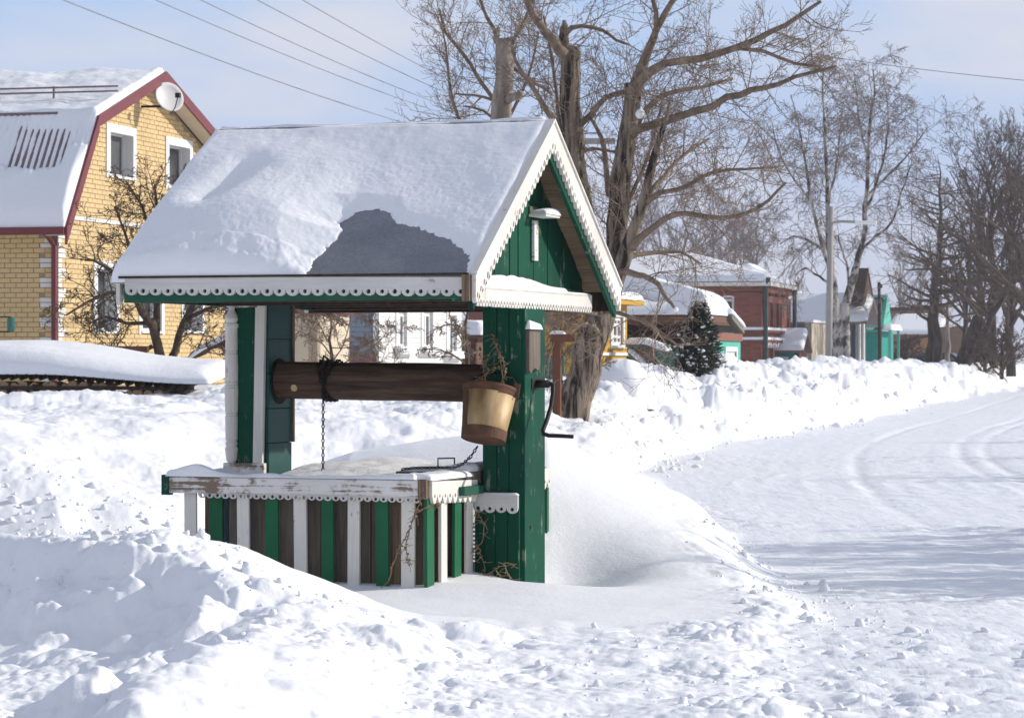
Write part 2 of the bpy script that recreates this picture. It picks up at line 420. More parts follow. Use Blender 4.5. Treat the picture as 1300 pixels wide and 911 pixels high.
DRIFT = np.array([(-12, 0), (-1.9, .05), (-1.35, .5), (-1.0, .62), (-.6, .68), (0, .74), (.22, .72), (.4, .64), (.58, .56), (.95, .40), (1.25, .28), (1.5, .12), (1.72, 0), (20, 0)])
def ip(x, T): return np.interp(x, T[:, 0], T[:, 1])
def terrain(X, Y):
    far = np.clip(Y / 45, .6, 4)
    # mound and path side of the road
    edge = 1.66 + .10 * fbm(Y * .9, Y * 0 + 3, 3, 5) - .35 * sstep(13.6, 11.0, Y)
    edgew = .55
    left = sstep(edge, edge - edgew, X) * sstep(33, 29.5, Y)
    # main bank beyond
    sc = np.clip(Y / 38, .45, 3)
    Xw = X + sc * (.42 * fbm(X / sc * .9, Y * .22, 3, 11) + .10 * fbm(X * 2.5, Y * .9, 2, 12)) * sstep(17, 24, Y)
    Yw = Y + sc * 1.1 * fbm(X / sc * .8 + 5, Y * .16, 3, 13) * sstep(20, 30, Y) + .25 * fbm(X * 1.5, Y, 2, 14)
    d = np.full(X.shape, 1e9)
    for i in range(len(FOOT) - 1):
        ax, ay = FOOT[i]; ex, ey = FOOT[i + 1] - FOOT[i]
        t = np.clip(((Xw - ax) * ex + (Yw - ay) * ey) / (ex * ex + ey * ey), 0, 1)
        d = np.minimum(d, np.hypot(Xw - ax - t * ex, Yw - ay - t * ey))
    d = d * np.where(Yw > ip(Xw, FOOT), 1, -1)
    heap = .5 + .5 * fbm(X * .42 + 2, Y * .16, 2, 23)
    heap2 = fbm(X * .9, Y * .35, 3, 31)
    wd = (2.0 + 1.0 * heap) * (1 - .40 * sstep(.3, 1.6, X) * sstep(70, 45, Y))
    p = np.clip(d / wd, 0, 1); p = 1 - (1 - p) ** 1.7
    cr_ = ip(X, CREST) * (1 + .10 * heap2 - .10 * (heap < .45) * 0)
    plate = .80 + .04 * fbm(X * .12, Y * .12, 2, 3)
    top = np.where(d > wd, plate + (cr_ - plate) * np.exp(-((d - wd) / 1.6) ** 2), cr_)
    bank = p * top
    rough = np.clip(bank * 3, 0, 1) * sstep(wd + 7, wd + 1.5, d)
    rough = rough * (1 - .45 * sstep(-.2, -1.2, X) * sstep(30, 24, Y))
    bank = bank + .10 * sstep(.2, .8, p) * sstep(-.2, -1.2, X) * fbm(X * .8, Y * .7, 3, 47) + rough * (.20 * sstep(28, 40, Y) * fbm(X * .7, Y * .22, 3, 40) - .06 * sstep(90, 130, Y) + (.11 + .13 * sstep(28, 45, Y)) * fbm(X * 1.6, Y * 1.1, 6, 41, .62) + .55 * (lumps(X, Y, 1.3, 4) * .10 * sstep(26, 36, Y) + lumps(X, Y, .42, 3) * .20 + lumps(X, Y, .17, 9) * .5 + lumps(X, Y, .08, 10) * .4)
                           * (.35 + .65 * sstep(-.2, .3, fbm(X * .8, Y * .6, 2, 77))) * np.clip(Y / 25, 1, 2))
    # mound round the well
    base = .085 * left
    ridge = ip(X, DRIFT)
    bell = np.where(Y < 17.9, np.exp(-((17.9 - Y) / 1.38) ** 2 / 2), np.exp(-((Y - 17.9) / 1.1) ** 2 / 2))
    h = base + ridge * bell * left
    h = h - .20 * np.exp(-(((X - .30) / .28) ** 2 + ((Y - 15.45) / .42) ** 2) / 2)
    h = h + .02 * np.exp(-(((X - .12) / .35) ** 2 + ((Y - 14.4) / .3) ** 2) / 2)
    # foreground pile with its cut face
    c = ip(X, PILE) + .03 * fbm(X * 2.2, X * 0, 3, 12)
    yc = 11.35 - 1.0 * np.minimum(X + 1.1, 0) + .16 * fbm(X * 1.3, X * 0, 3, 55)
    back = np.exp(-(np.maximum(Y - 12.7, 0) / .85) ** 2)
    xb = -1.02 - .05 * (11 - Y)
    fd = np.maximum((Y - yc) * .70, (X - xb) * .9)
    fd = fd + .11 * fbm(X * 2.6, Y * 1.6, 3, 91) + .035 * fbm(X * 9, Y * 6, 3, 92)
    solid = sstep(-.30, .20, fd)
    near = sstep(13.2, 12.4, Y)
    spur = (.10 + .17 * np.exp(-((X + .85) / .40) ** 2)) * sstep(12.7, 12.0, Y) * sstep(7.2, 9.2, Y)
    hs = np.maximum(np.maximum(h, c * back * sstep(-.6, .0, fd)), spur * left)
    apron = .26 * np.exp(np.minimum(fd + .1, 0) / .42) * (1 + .5 * fbm(X * 3, Y * 3, 4, 93))
    h = np.where(near > 0, np.maximum(hs * (near * solid + (1 - near)), np.minimum(apron, hs) * near), hs) + near * .05 * fbm(X * 5, Y * 5, 4, 94) * (1 - solid ** 2)
    right = solid
    # clods
    m1 = np.clip(sstep(12.9, 12.0, Y + .25 * fbm(X * 2, Y * 2, 2, 15)) * left, 0, 1)
    m1 = m1 * (.12 + .88 * solid ** 3)
    m2 = left * sstep(edge - 1.0, edge - .3, X + .2 * fbm(X * 3, Y * 3, 2, 16)) * sstep(18.5, 16.5, Y)
    m3 = left * sstep(-1.2, -1.7, X) * sstep(14.0, 15.0, Y) * .35
    mm = np.clip(m1 + m2 * .9 + m3, 0, 1)
    patch = sstep(-.05, .45, fbm(X * 1.1, Y * .8, 4, 62))
    h = h + mm * (.05 * fbm(X * 2.2, Y * 2.2, 5, 61, .6) + .30 * lumps(X, Y, .17, 21) * patch + .40 * lumps(X, Y, .07, 22) * (.15 + .85 * patch) + .25 * lumps(X, Y, .031, 25) * (.3 + .7 * patch) + .35 * lumps(X, Y, .30, 27) * sstep(.1, .5, fbm(X * .9 + 4, Y * .9, 3, 66)))
    h = h + left * (1 - mm) * .012 * fbm(X * 1.5, Y * 1.2, 3, 63)
    h = h + (1 - solid) * near * (.03 * fbm(X * 5, Y * 5, 4, 64) + .02)
    # the road: packed snow with ruts
    xc = np.interp(Y, [8, 14, 20, 25, 30, 34, 38, 43, 48, 54, 60, 75, 90, 142, 300, 2000], [1.66, 1.68, 1.72, 1.85, 2.15, 2.55, 3.05, 3.85, 4.8, 6.1, 7.6, 10.9, 14, 25.6, 63, 480]); q = X - xc
    rut = .004 * fbm(q * 5.5, Y * .16, 4, 71) + .009 * fbm(X * 5, Y * 2.6, 5, 72, .65)
    for qc in (1.5, 3.0, 3.35, 4.9, 6.4):
        rut = rut - .034 * np.exp(-((q - qc - .07 * np.sin(Y * .12 + qc * 2) - .03 * vn(Y * .4, Y * 0 + qc, 88)) / .10) ** 2) * (.75 + .25 * np.sin(Y * .3 + qc * 3)) * .62
    # turning tracks and a low plough ridge across the near road
    rr = np.sqrt((X - 9.5) ** 2 + (Y - 29) ** 2)
    for k, rad in enumerate((4.6, 4.9, 5.2, 5.5, 5.75, 6.1, 6.6, 7.0, 7.3)):
        rut = rut + .009 * np.exp(-((rr - rad - .1 * np.sin(Y)) / .07) ** 2) * sstep(38, 34, Y) * sstep(19, 23, Y) * (.4 + .6 * sstep(-.3, .4, fbm(X * 1.2, Y * 1.2, 2, 73 + k)))
    rut = rut + .16 * lumps(X, Y, .16, 33) * sstep(.05, .4, fbm(X * .6, Y * .25, 3, 75))
    cor = sstep(12.6, 11.4, Y) * sstep(3.2, 1.6, X - .1 * Y + 1.0) 
    rut = rut + cor * (.35 * lumps(X, Y, .12, 35) * sstep(-.1, .4, fbm(X * 2, Y * 2, 2, 76)))
    rb = 1.3 * (.84 + .30 * fbm(Y * .8, X * .3, 4, 83)) * sstep(4.6, 6.2, X + .5 * fbm(Y * .7, X, 2, 84)) * sstep(14.2, 17.2, Y) * sstep(25.5, 21.5, Y)  # snow heap out of view at right, added to shade the near road
    rb = np.maximum(rb, .7 * sstep(0, 2.5, X - 6.2 - .16 * Y) * sstep(9, 12, Y)) * sstep(70, 50, Y)
    isroad = (1 - np.clip(left * 6, 0, 1)) * (1 - np.clip(bank * 6, 0, 1))
    z = h + np.maximum(bank, 0) + np.maximum(rb, 0) + rut * isroad + .05
    cls = isroad
    return z - .05 + .03, cls

def build_ground():
    a = np.concatenate([np.linspace(-.75, -.2, 45)[:-1], np.linspace(-.2, .2, 640), np.linspace(.2, .75, 45)[1:]])
    ys = [6.5]
    while ys[-1] < 900:
        y = ys[-1]
        st = .003 if y < 9 else .00125 if y < 17 else (.0020 if y < 26 else (.0042 if y < 60 else (.009 if y < 160 else .03)))
        ys.append(y * (1 + st))
    ys = np.array(ys)
    A, Y = np.meshgrid(a, ys, indexing='ij'); X = A * Y
    Z, C = terrain(X, Y)
    V = np.stack([X, Y, Z], -1).reshape(-1, 3); nu, nv = A.shape
    Q = grid_faces(nu, nv); c = C.reshape(-1)[Q].mean(1); yq = V[Q[:, 0], 1]; xq = V[Q[:, 0], 0]
    road = c > .5
    bankq = (~road) & (yq > ip(xq, FOOT) - .8)
    for name, sel, m in (('road', road, 'road_snow'), ('snow_bank', bankq, 'ground_snow'), ('snow_ground', ~(road | bankq), 'ground_snow')):
        q = Q[sel]; used = np.zeros(len(V), bool); used[q.ravel()] = True
        idx = np.cumsum(used) - 1
        np_mesh(name, V[used], idx[q], M[m], kind='structure')
    mb = MB(); s = 4000
    mb.add([(-s, -s, -.08), (s, -s, -.08), (s, s, -.08), (-s, s, -.08)], [(0, 1, 2, 3)]); mb.build('snow_field', M['ground_snow'], kind='structure')
build_ground()
def gz(x, y):
    z, _ = terrain(np.array([float(x)]), np.array([float(y)])); return float(z[0])

# ------------------------------------------------------------------ the well
WF = Frame(600, 14.0, 19.09)
well = WF.root('village_well', 'green and white roofed village well house with snow on its roof', 'well')
RZ0, RK, RW = 1.735, .69, 2.4       # eave height, slope, depth of roof
RIDGE = RW / 2
def wroof(U, V): return RZ0 + RK * np.minimum(V, RW - V)
rng = random.Random(5)

def fretted(p0, p1, down, nrm, hgt, ncell, hole, style, name, m, parent, thick=.018, drop=.3, holeofs=.5):
    """fretted board: solid top, a hole over each scallop or tooth of its lower edge"""
    p0, p1, down, nrm = Vector(p0), Vector(p1), Vector(down).normalized(), Vector(nrm).normalized()
    L = (p1 - p0); ex = L / ncell; cw = ex.length; mb = MB(); r = random.Random(int(cw * 1e5))
    def bot(s):      # depth below solid edge as share of cell
        if style == 'scallop': return math.sqrt(max(0, .25 - (s - .5) ** 2)) * .95
        if style == 'tooth': return .62 * (1 - abs(2 * s - 1) ** 2.2) ** 1.1
        return .42 * (1 - abs(2 * s - 1) ** 1.4)
    dmax = bot(.5) * cw; H0 = hgt - dmax
    bs = [0, .06, .16, .3, .42, .5, .58, .7, .84, .94, 1]
    for c in range(ncell):
        o = p0 + ex * c
        h1 = H0 + r.uniform(-.03, .03) * cw; hr = hole * r.uniform(.85, 1.15)
        outer = [(s, h1 + bot(s) * cw) for s in bs] + [(1, h1 * .66), (1, h1 * .33), (1, 0), (.66, 0), (.33, 0), (0, 0), (0, h1 * .33), (0, h1 * .66)]
        hc = (.5 + r.uniform(-.04, .04), H0 + dmax * holeofs - .35 * cw * drop)
        hc = (hc[0], min(hc[1], h1 + dmax - hole * 1.6))
        inner = []
        for (s, h) in outer:
            a = math.atan2(h - hc[1], (s - hc[0]) * cw); inner.append((hc[0] + hr * math.cos(a) / cw, hc[1] + hr * math.sin(a)))
        n = len(outer); pts = []
        for lay in (0, 1):
            for ring in (outer, inner):
                for (s, h) in ring: pts.append(o + ex * s + down * h - nrm * (thick * lay))
        fs = []
        for i in range(n):
            j = (i + 1) % n
            fs.append((i, j, n + j, n + i)); fs.append((2 * n + j, 2 * n + i, 3 * n + i, 3 * n + j))
            fs.append((n + i, n + j, 3 * n + j, 3 * n + i))
            on_side = (outer[i][0] == outer[j][0]) and 0 < 1
            if not on_side or (c == 0 and outer[i][0] == 0) or (c == ncell - 1 and outer[i][0] == 1): fs.append((j, i, 2 * n + i, 2 * n + j))
        mb.add(pts, fs)
    return mb.build(name, m, parent)

# --- roof
mb = MB(); U0, U1 = -1.93, .0
for (va, vb) in ((0, RIDGE), (RW, RIDGE)):
    za, zb = RZ0, RZ0 + RK * RIDGE
    mb.prism([(U0, va - (.03 if va == 0 else -.03), za - RK * .03), (U1, va - (.03 if va == 0 else -.03), za - RK * .03), (U1, vb, zb), (U0, vb, zb)], (0, 0, -.022))
roof = mb.build('roof', M['felt'], well)
# bare felt patch on the front slope, outline read off the photograph and laid on the slope
BARE = [WF.on_slope(x, y, RZ0 + .02, RK) for x, y in
        [(386, 356), (396, 330), (412, 312), (430, 298), (437, 288), (430, 280), (440, 268), (458, 261), (480, 262), (494, 265), (505, 279), (530, 281), (548, 290),
         (570, 299), (588, 309), (596, 320), (592, 340), (601, 362), (500, 362)]]
BARE = np.array(BARE)
def polysd(U, V, P):
    """signed distance, negative inside"""
    d = np.full(U.shape, 1e9); ins = np.zeros(U.shape, bool); n = len(P)
    for i in range(n):
        ax, ay = P[i]; bx, by = P[(i + 1) % n]; ex, ey = bx - ax, by - ay
        t = np.clip(((U - ax) * ex + (V - ay) * ey) / (ex * ex + ey * ey), 0, 1)
        d = np.minimum(d, np.hypot(U - ax - t * ex, V - ay - t * ey))
        cond = ((ay > V) != (by > V)); xi = (bx - ax) * (V - ay) / (by - ay + 1e-12) + ax
        ins ^= cond & (U < xi)
    return np.where(ins, -d, d)
def onr(x, y): return WF.on_slope(x, y, RZ0 + .05, RK)
pm1, pm2 = onr(345, 285), onr(235, 300)
va_, vb_ = np.array(onr(312, 214)), np.array(onr(262, 258))
def wsnow(U, V):
    sd = polysd(U, V, BARE) + .034 * fbm(U * 6, V * 8, 4, 5) + .014 * fbm(U * 34, V * 44, 3, 6)
    front = V < RIDGE
    T = .028 + .012 * fbm(U * 3, V * 3, 3, 1)
    lf = sstep(-.75, -1.5, U); T = T + .055 * lf * sstep(1.25, .8, V)
    T = T + .075 * np.exp(-(((U - pm1[0]) / .40) ** 2 + ((V - pm1[1]) / .30) ** 2))
    T = T + .05 * np.exp(-(((U - pm2[0]) / .3) ** 2 + ((V - pm2[1]) / .4) ** 2))
    e = vb_ - va_; t = np.clip(((U - va_[0]) * e[0] + (V - va_[1]) * e[1]) / (e @ e), 0, 1)
    dv = np.hypot(U - va_[0] - t * e[0], V - va_[1] - t * e[1]); T = T - .045 * np.exp(-(dv / .10) ** 2)
    T = np.minimum(T, .012 + np.maximum(polysd(U, V, BARE), 0) * .42 + .002 * fbm(U * 14, V * 14, 3, 44))
    T = T + .0016 * fbm(U * 26, V * 30, 3, 2) + .0012 * fbm(U * 60, V * 60, 2, 3) * sstep(1.0, .8, V)
    prof = np.clip(sd / (.03 + T * 2.0), 0, 1); prof = np.sqrt(1 - (1 - prof) ** 2)
    Tf = np.where(sd > 0, np.maximum(T, .012) * prof, -1)
    # clumps at the broken edge and eave
    Tf = np.where(sd > 0, Tf + .004 * np.exp(-(sd / .03) ** 2) * (fbm(U * 22, V * 22, 2, 9) + .5) + (V < .12) * .012 * fbm(U * 14, V * 14, 3, 10), Tf)
    return np.where(front, Tf, .07)
snow_cover(well, U0 - .035, U1 + .004, -.045, RIDGE + .01, wroof, wsnow, 330, 230, R_=.055, matl=M['snow_smooth'])
snow_cover(well, U0 - .03, U1 + .0, RIDGE + .0, RW + .03, wroof, lambda U, V: .07 + .02 * fbm(U * 3, V * 3, 3, 4), 60, 50, R_=.07, matl=M['snow_smooth'])
# ridge cap
MB().tube([(U0, RIDGE, RZ0 + RK * RIDGE + .012), (U1 + .01, RIDGE, RZ0 + RK * RIDGE + .008)], .013, 6).build('ridge_cap', M['felt'], well)

# barge boards at the right gable, two at the left
zr = RZ0 + RK * RIDGE
for uu, nn in ((.030, 1), (U0 - .010, -1)):
    for k, vv in enumerate((-.035, RW + .035)):
        fretted((uu - .004 * k * nn, RIDGE, zr + .018), (uu - .004 * k * nn, vv, RZ0 - RK * .035 + .018), (0, 0, -1), (nn, 0, 0), .158, 25, .0145, 'tooth',
                'barge_board', M['white_paint'], well, thick=.022, drop=.9)
    # edge strip above the boards
    if nn == 1:
        for vv in (-.035, RW + .035):
            mb = MB(); mb.prism([(uu + .006, RIDGE, zr + .028), (uu + .006, vv, RZ0 - RK * .035 + .028), (uu + .006, vv, RZ0 - RK * .035 + .014), (uu + .006, RIDGE, zr + .014)], (-.04, 0, 0))
            mb.build('edge_strip', M['white_paint'], well)
# green board behind the far barge board, and the soffits
for (va, vb) in ((0, RIDGE), (RW, RIDGE)):
    sg = 1 if va == 0 else -1; off = .03
    mb = MB(); mb.prism([(.004, va, RZ0 - .03), (.004, vb, zr - .03), (.004, vb, zr - .03 - .10 - .055), (.004, va + sg * .0, RZ0 - .03 - .155)], (-.022, 0, 0))
    mb.build('verge_board', M['green_paint'], well)
    for k in range(6):      # soffit boards along the roof length
        a, b = va + (vb - va) * k / 6, va + (vb - va) * (k + 1) / 6 - sg * .006
        za, zb = RZ0 + RK * min(a, RW - a), RZ0 + RK * min(b, RW - b)
        mb = MB(); mb.prism([(U0 + .03, a, za - .036), (-.02, a, za - .036), (-.02, b, zb - .036), (U0 + .03, b, zb - .036)], (0, 0, -.018))
        mb.build('soffit_board', M['soffit_wood'], well)

# gable panels of upright boards
for uu in (-.155, -1.80):
    n = 17; v0, v1 = .12, RW - .12
    for k in range(n):
        a = v0 + (v1 - v0) * k / n + .002; b = v0 + (v1 - v0) * (k + 1) / n - .002
        d = rng.uniform(-.004, .004); za = RZ0 + RK * min(a, RW - a) - .06; zb = RZ0 + RK * min(b, RW - b) - .06
        poly = [(uu + d, a, 1.60), (uu + d, b, 1.60), (uu + d, b, zb)]
        if a < RIDGE < b: poly.append((uu + d, RIDGE, zr - .06))
        poly.append((uu + d, a, za))
        MB().prism(poly, (-.02, 0, 0)).build('gable_plank', M['green_paint'], well)
# pediment board with its ledge of snow
uP = -.075
fretted((uP, .22, 1.675), (uP, RW - .20, 1.672), (0, 0, -1), (1, 0, 0), .098, 44, .010, 'tooth', 'pediment_board', M['white_paint'], well, thick=.022, drop=.6)
MB().box(-.16, uP - .024, .2, RW - .19, 1.655, 1.672).build('ledge', M['white_paint'], well, bevel=.003)
def led(U, V): return 1.672 + 0 * U
snow_cover(well, -.152, uP + .004, .22, RW - .22, led, lambda U, V: np.where(V < 1.75, .03 + .055 * sstep(uP, -.15, U) * sstep(1.9, .9, V) * (1 + .5 * fbm(V * 4, U * 0, 3, 2)), .012), 14, 150, R_=.03)
# green fillet over the ledge at the far side
MB().box(-.152, -.135, 1.45, RW - .21, 1.676, 1.70).build('fillet', M['green_paint'], well)
# small T-shaped bracket on the gable with a pad of snow
vB = WF.v_at(677, -.15)
zB = WF.z_at(273, -.15, vB)
MB().box(-.150, -.132, vB - .03, vB + .035, WF.z_at(331, -.15, vB), zB - .03).build('bracket_post', M['white_peeling'], well, bevel=.002)
MB().box(-.150, -.145, vB - .07, vB + .06, zB - .005, zB + .045).build('bracket_backing', M['grey_board'], well)
mb = MB(); mb.box(-.150, -.05, vB - .08, vB + .16, zB - .012, zB + .003); mb.build('bracket_shelf', M['white_paint'], well, bevel=.002)
snow_cover(well, -.150, -.045, vB - .075, vB + .17, lambda U, V: zB + .003 + 0 * U, lambda U, V: .032 + .012 * np.sin(V * 9), 18, 30, R_=.05)

# eave: scalloped fascia, green board, dark batten
fretted((-1.885, -.045, RZ0 - .004), (-.015, -.045, RZ0 - .022), (0, 0, -1), (0, -1, 0), .094, 27, .011, 'scallop', 'fascia', M['white_trim'], well, thick=.02, drop=.25)
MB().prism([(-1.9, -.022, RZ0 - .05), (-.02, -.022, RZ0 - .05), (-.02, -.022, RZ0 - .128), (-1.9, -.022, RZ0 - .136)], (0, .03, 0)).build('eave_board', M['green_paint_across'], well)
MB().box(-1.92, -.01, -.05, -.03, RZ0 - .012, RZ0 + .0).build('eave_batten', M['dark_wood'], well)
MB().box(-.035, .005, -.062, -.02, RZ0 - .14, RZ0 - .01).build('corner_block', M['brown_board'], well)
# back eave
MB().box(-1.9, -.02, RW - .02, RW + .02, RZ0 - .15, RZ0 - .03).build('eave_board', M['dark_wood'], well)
# tie beams and rafters under the roof
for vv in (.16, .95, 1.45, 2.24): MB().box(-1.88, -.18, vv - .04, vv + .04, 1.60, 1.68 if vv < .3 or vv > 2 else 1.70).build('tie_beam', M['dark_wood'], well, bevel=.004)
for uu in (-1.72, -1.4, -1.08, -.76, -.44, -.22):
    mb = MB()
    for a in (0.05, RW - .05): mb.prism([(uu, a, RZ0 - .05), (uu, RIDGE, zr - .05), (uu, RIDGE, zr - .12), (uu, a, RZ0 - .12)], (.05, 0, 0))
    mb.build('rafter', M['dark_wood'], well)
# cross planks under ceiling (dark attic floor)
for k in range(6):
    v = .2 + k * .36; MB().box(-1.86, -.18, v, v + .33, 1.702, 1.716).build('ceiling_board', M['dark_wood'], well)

# --- right pillar
PV0, PV1 = 1.03, 1.375
PU0, PU1 = -.315, -.098
zb = -.05
MB().box(PU0, PU1, PV0 + .012, PV1, zb, 1.62).build('pillar_core', M['green_paint'], well)
edges = [PU0, -.235, -.165, PU1 + .004]
for k in range(3):
    d = rng.uniform(-.003, .003); MB().box(edges[k] + .0015, edges[k + 1] - .0015, PV0 - .006 + d, PV0 + .0125, zb, 1.615).build('plank', M['green_paint'], well, bevel=.002)
ve = [PV0 - .003, 1.215, PV1]
for k in range(2):
    MB().box(PU1 - .001, PU1 + .020 - k * .003, ve[k] + .0015, ve[k + 1] - .0015, zb, 1.60).build('plank', M['green_paint'], well, bevel=.002)
# grey worn batten and snow cap on the lit face
zt = WF.z_at(418, -.08, 1.16); z2 = WF.z_at(462, -.08, 1.16)
mb = MB(); v1 = WF.v_at(669, -.07); v2 = WF.v_at(683, -.07)
mb.prism([(-.078, v1, z2 - .03), (-.078, v1 + .02, z2 - .05), (-.078, (v1 + v2) / 2, z2 - .02), (-.078, v2 - .03, z2 - .035), (-.078, v2, z2 - .01), (-.078, v2, zt), (-.078, v1, zt)], (.022, 0, 0))
mb.build('worn_batten', M['grey_board'], well)
snow_cover(well, -.080, -.045, v1 - .01, v2 + .01, lambda U, V: zt + 0 * U, lambda U, V: .05 - .10 * (V - v1), 14, 18, R_=.02)
MB().lathe([(.010, -.003), (.010, .003)], sides=10).build('bolt_hole', M['hole_dark'], well).matrix_local = Matrix.Translation((-.078, 1.12, WF.z_at(669, -.08, 1.12))) @ Matrix.Rotation(R(90), 4, 'Y')
# lower front panel left of the pillar with scalloped trim
FU, FV = -.365, .30           # fence corner
e2 = [FU + .015, -.30, -.235, -.165, PU1 - .001]
for k in range(4): MB().box(e2[k] + .0012, e2[k + 1] - .0012, PV0 - .034 + rng.uniform(-.003, .003), PV0 - .012, zb, .585).build('panel_plank', M['green_paint'], well, bevel=.002)
fretted((FU + .012, PV0 - .050, .598), (PU1 - .004, PV0 - .050, .592), (0, 0, -1), (0, -1, 0), .098, 4, .0105, 'scallop', 'trim_board', M['white_trim'], well, thick=.016, drop=.3)
snow_cover(well, FU + .012, PU1 - .004, PV0 - .052, PV0 - .010, lambda U, V: .592 + 0 * U, lambda U, V: .012 + 0 * U, 20, 8, R_=.02)
MB().box(FU - .02, -.29, .68, .98, .60, .645).build('rail_block', M['green_paint_across'], well, bevel=.003)

# --- left pillar
LU0, LU1 = -1.800, -1.577
zl = .68
MB().box(LU0 + .02, LU1 - .006, PV0 + .02, PV1, zl - .7, 1.62).build('pillar_core', M['green_paint'], well)
MB().box(LU0 + .055, LU1 - .062, PV0 + .004, PV0 + .021, zl + .06, 1.59).build('plank', M['green_paint'], well, bevel=.002)
MB().box(LU1 - .060, LU1 - .003, PV0 - .010, PV0 + .019, zl + .05, 1.625, skew=lambda p: (p[0] + .018 * (p[2] - .7) - .012, p[1], p[2])).build('corner_strip', M['white_paint'], well, bevel=.002)
MB().box(LU0 - .02, LU1 - .0, PV0 - .022, PV0 + .018, zl - .005, zl + .062).build('foot_board', M['white_peeling'], well, bevel=.003)
MB().box(LU0 - .0, LU1 - .045, PV0 - .022, PV0 + .02, 1.592, 1.622).build('head_board', M['white_peeling'], well, bevel=.003)
prof = []
H = 1.592 - (zl + .062)
for t, r in [(0, .020), (.02, .030), (.06, .034), (.09, .037), (.11, .030), (.125, .036), (.14, .029), (.15, .033), (.17, .034), (.30, .036), (.305, .031), (.315, .036), (.32, .031), (.33, .036), (.48, .039),
             (.485, .033), (.495, .040), (.505, .033), (.515, .040), (.525, .034), (.53, .038), (.70, .036), (.705, .031), (.715, .036), (.72, .031), (.73, .035), (.87, .034), (.875, .040), (.895, .040), (.90, .030),
             (.93, .038), (.95, .032), (.98, .018), (1, .016)]:
    prof.append((r, t * H))
MB().lathe(prof, (LU0 + .022, PV0 + .0, zl + .062), 16).build('turned_column', M['white_paint'], well, smooth=False)
for k in range(5):       # boards of the inner face
    z0 = zl - .02 + k * .19; MB().box(LU1 - .006, LU1 + .012 - .002 * (k % 2), PV0 + .022, PV1 - .012, z0 + .0015, z0 + .1885).build('inner_board', M['teal_old'], well, bevel=.002)
MB().box(LU1 - .01, LU1 + .022, PV1 - .012, PV1 + .012, zl + .17, 1.62).build('edge_board', M['brown_board'], well, bevel=.002)

# --- windlass
LZ, LR = 1.188, .102
mb = MB(); nL, ns = 46, 40; base = []
for i in range(nL):
    u = -1.56 + (1.56 - .30) * i / (nL - 1)
    for k in range(ns):
        a = 2 * math.pi * k / ns
        r = LR * (1 + .018 * math.sin(3 * a + u * 2) + .012 * math.sin(7 * a + 5 * u)) + .003 * float(vn(u * 3, a * 4, 3))
        crk = 0
        ac = R(187) + .10 * (u + .9)
        if -1.15 < u < -.30: crk = .02 * math.exp(-((((a - ac + math.pi) % (2 * math.pi)) - math.pi) / .035) ** 2)
        a2 = R(168)
        if -.72 < u: crk += .02 * math.exp(-((((a - a2 + math.pi) % (2 * math.pi)) - math.pi) / .035) ** 2)
        r -= crk
        mb.v.append((u, 1.2 + r * math.cos(a), LZ - .012 * (u + 1.0) + r * math.sin(a)))
for i in range(nL - 1):
    for k in range(ns):
        k2 = (k + 1) % ns; mb.f.append((i * ns + k, (i + 1) * ns + k, (i + 1) * ns + k2, i * ns + k2))
mb.f.append(tuple(range(ns))[::-1]); mb.f.append(tuple((nL - 1) * ns + k for k in range(ns)))
mb.build('windlass_log', M['old_log'], well, smooth=True)
ring = MB().lathe([(.125, 0), (.125, .012)], sides=20).build('bearing_hole', M['hole_dark'], well)
ring.matrix_local = Matrix.Translation((LU1 + .006, 1.195, LZ)) @ Matrix.Rotation(R(90), 4, 'Y')
kn = MB().lathe([(.0, .004), (.018, .003), (.02, -.01)], sides=12).build('knot', M['cut_wood'], well)
kn.matrix_local = Matrix.Translation((WF.u_at(373, 1.1), 1.2 - LR * .97, LZ - .035)) @ Matrix.Rotation(R(90), 4, 'X')
# crank
cz = WF.z_at(487, -.08, 1.2)
crank = MB()
crank.tube([(-.09, 1.2, cz), (.0, 1.2, cz + .0)], .022, 8)
arm = [(.01, 1.2, cz), (.022, 1.2, cz - .004), (.024, 1.19, cz - .05), (.022, 1.165, cz - .12), (.018, 1.10, cz - .20), (.014, 1.055, cz - .245), (.02, 1.045, cz - .262), (.05, 1.045, cz - .272), (.10, 1.045, cz - .272), (.185, 1.045, cz - .276)]
crank.tube([(-.05, 1.2, cz)] + arm, [.012] * 2 + [.0115] * 9, 8)
crank.build('crank_handle', M['iron'], well, smooth=True)
MB().box(-.082, -.072, 1.13, 1.27, cz - .03, cz + .03).build('axle_plate', M['iron'], well, bevel=.002)
# chains
def chain(pts, name, link=.026, wire=.0032):
    pts = [Vector(p) for p in pts]; seg = [0]
    for a, b in zip(pts, pts[1:]): seg.append(seg[-1] + (b - a).length)
    n = int(seg[-1] / (link * .74)); mb = MB(); k = 0
    for i in range(n):
        s = seg[-1] * (i + .5) / n
        while seg[k + 1] < s: k += 1
        t = (s - seg[k]) / (seg[k + 1] - seg[k]); p = pts[k].lerp(pts[k + 1], t); d = (pts[k + 1] - pts[k]).normalized()
        a = d.orthogonal().normalized(); b = d.cross(a)
        side = a if i % 2 else b
        hl, hw = link / 2 - wire, link * .24
        loop = [p + d * (hl * c) + side * (hw * q) for c, q in [(1, 0), (.8, .7), (.35, 1), (-.35, 1), (-.8, .7), (-1, 0), (-.8, -.7), (-.35, -1), (.35, -1), (.8, -.7), (1, 0)]]
        mb.tube(loop, wire, 5, False)
    return mb.build(name, M['rust'] if name == 'x' else M['iron'], well, smooth=True)
uc = WF.u_at(411, 1.1)
chain([(uc, 1.09, LZ - .02), (uc, 1.092, LZ - .1), (uc + .0, 1.09, .9), (uc + .004, 1.08, .70)], 'hanging_chain')
ucw = WF.u_at(420, 1.2)
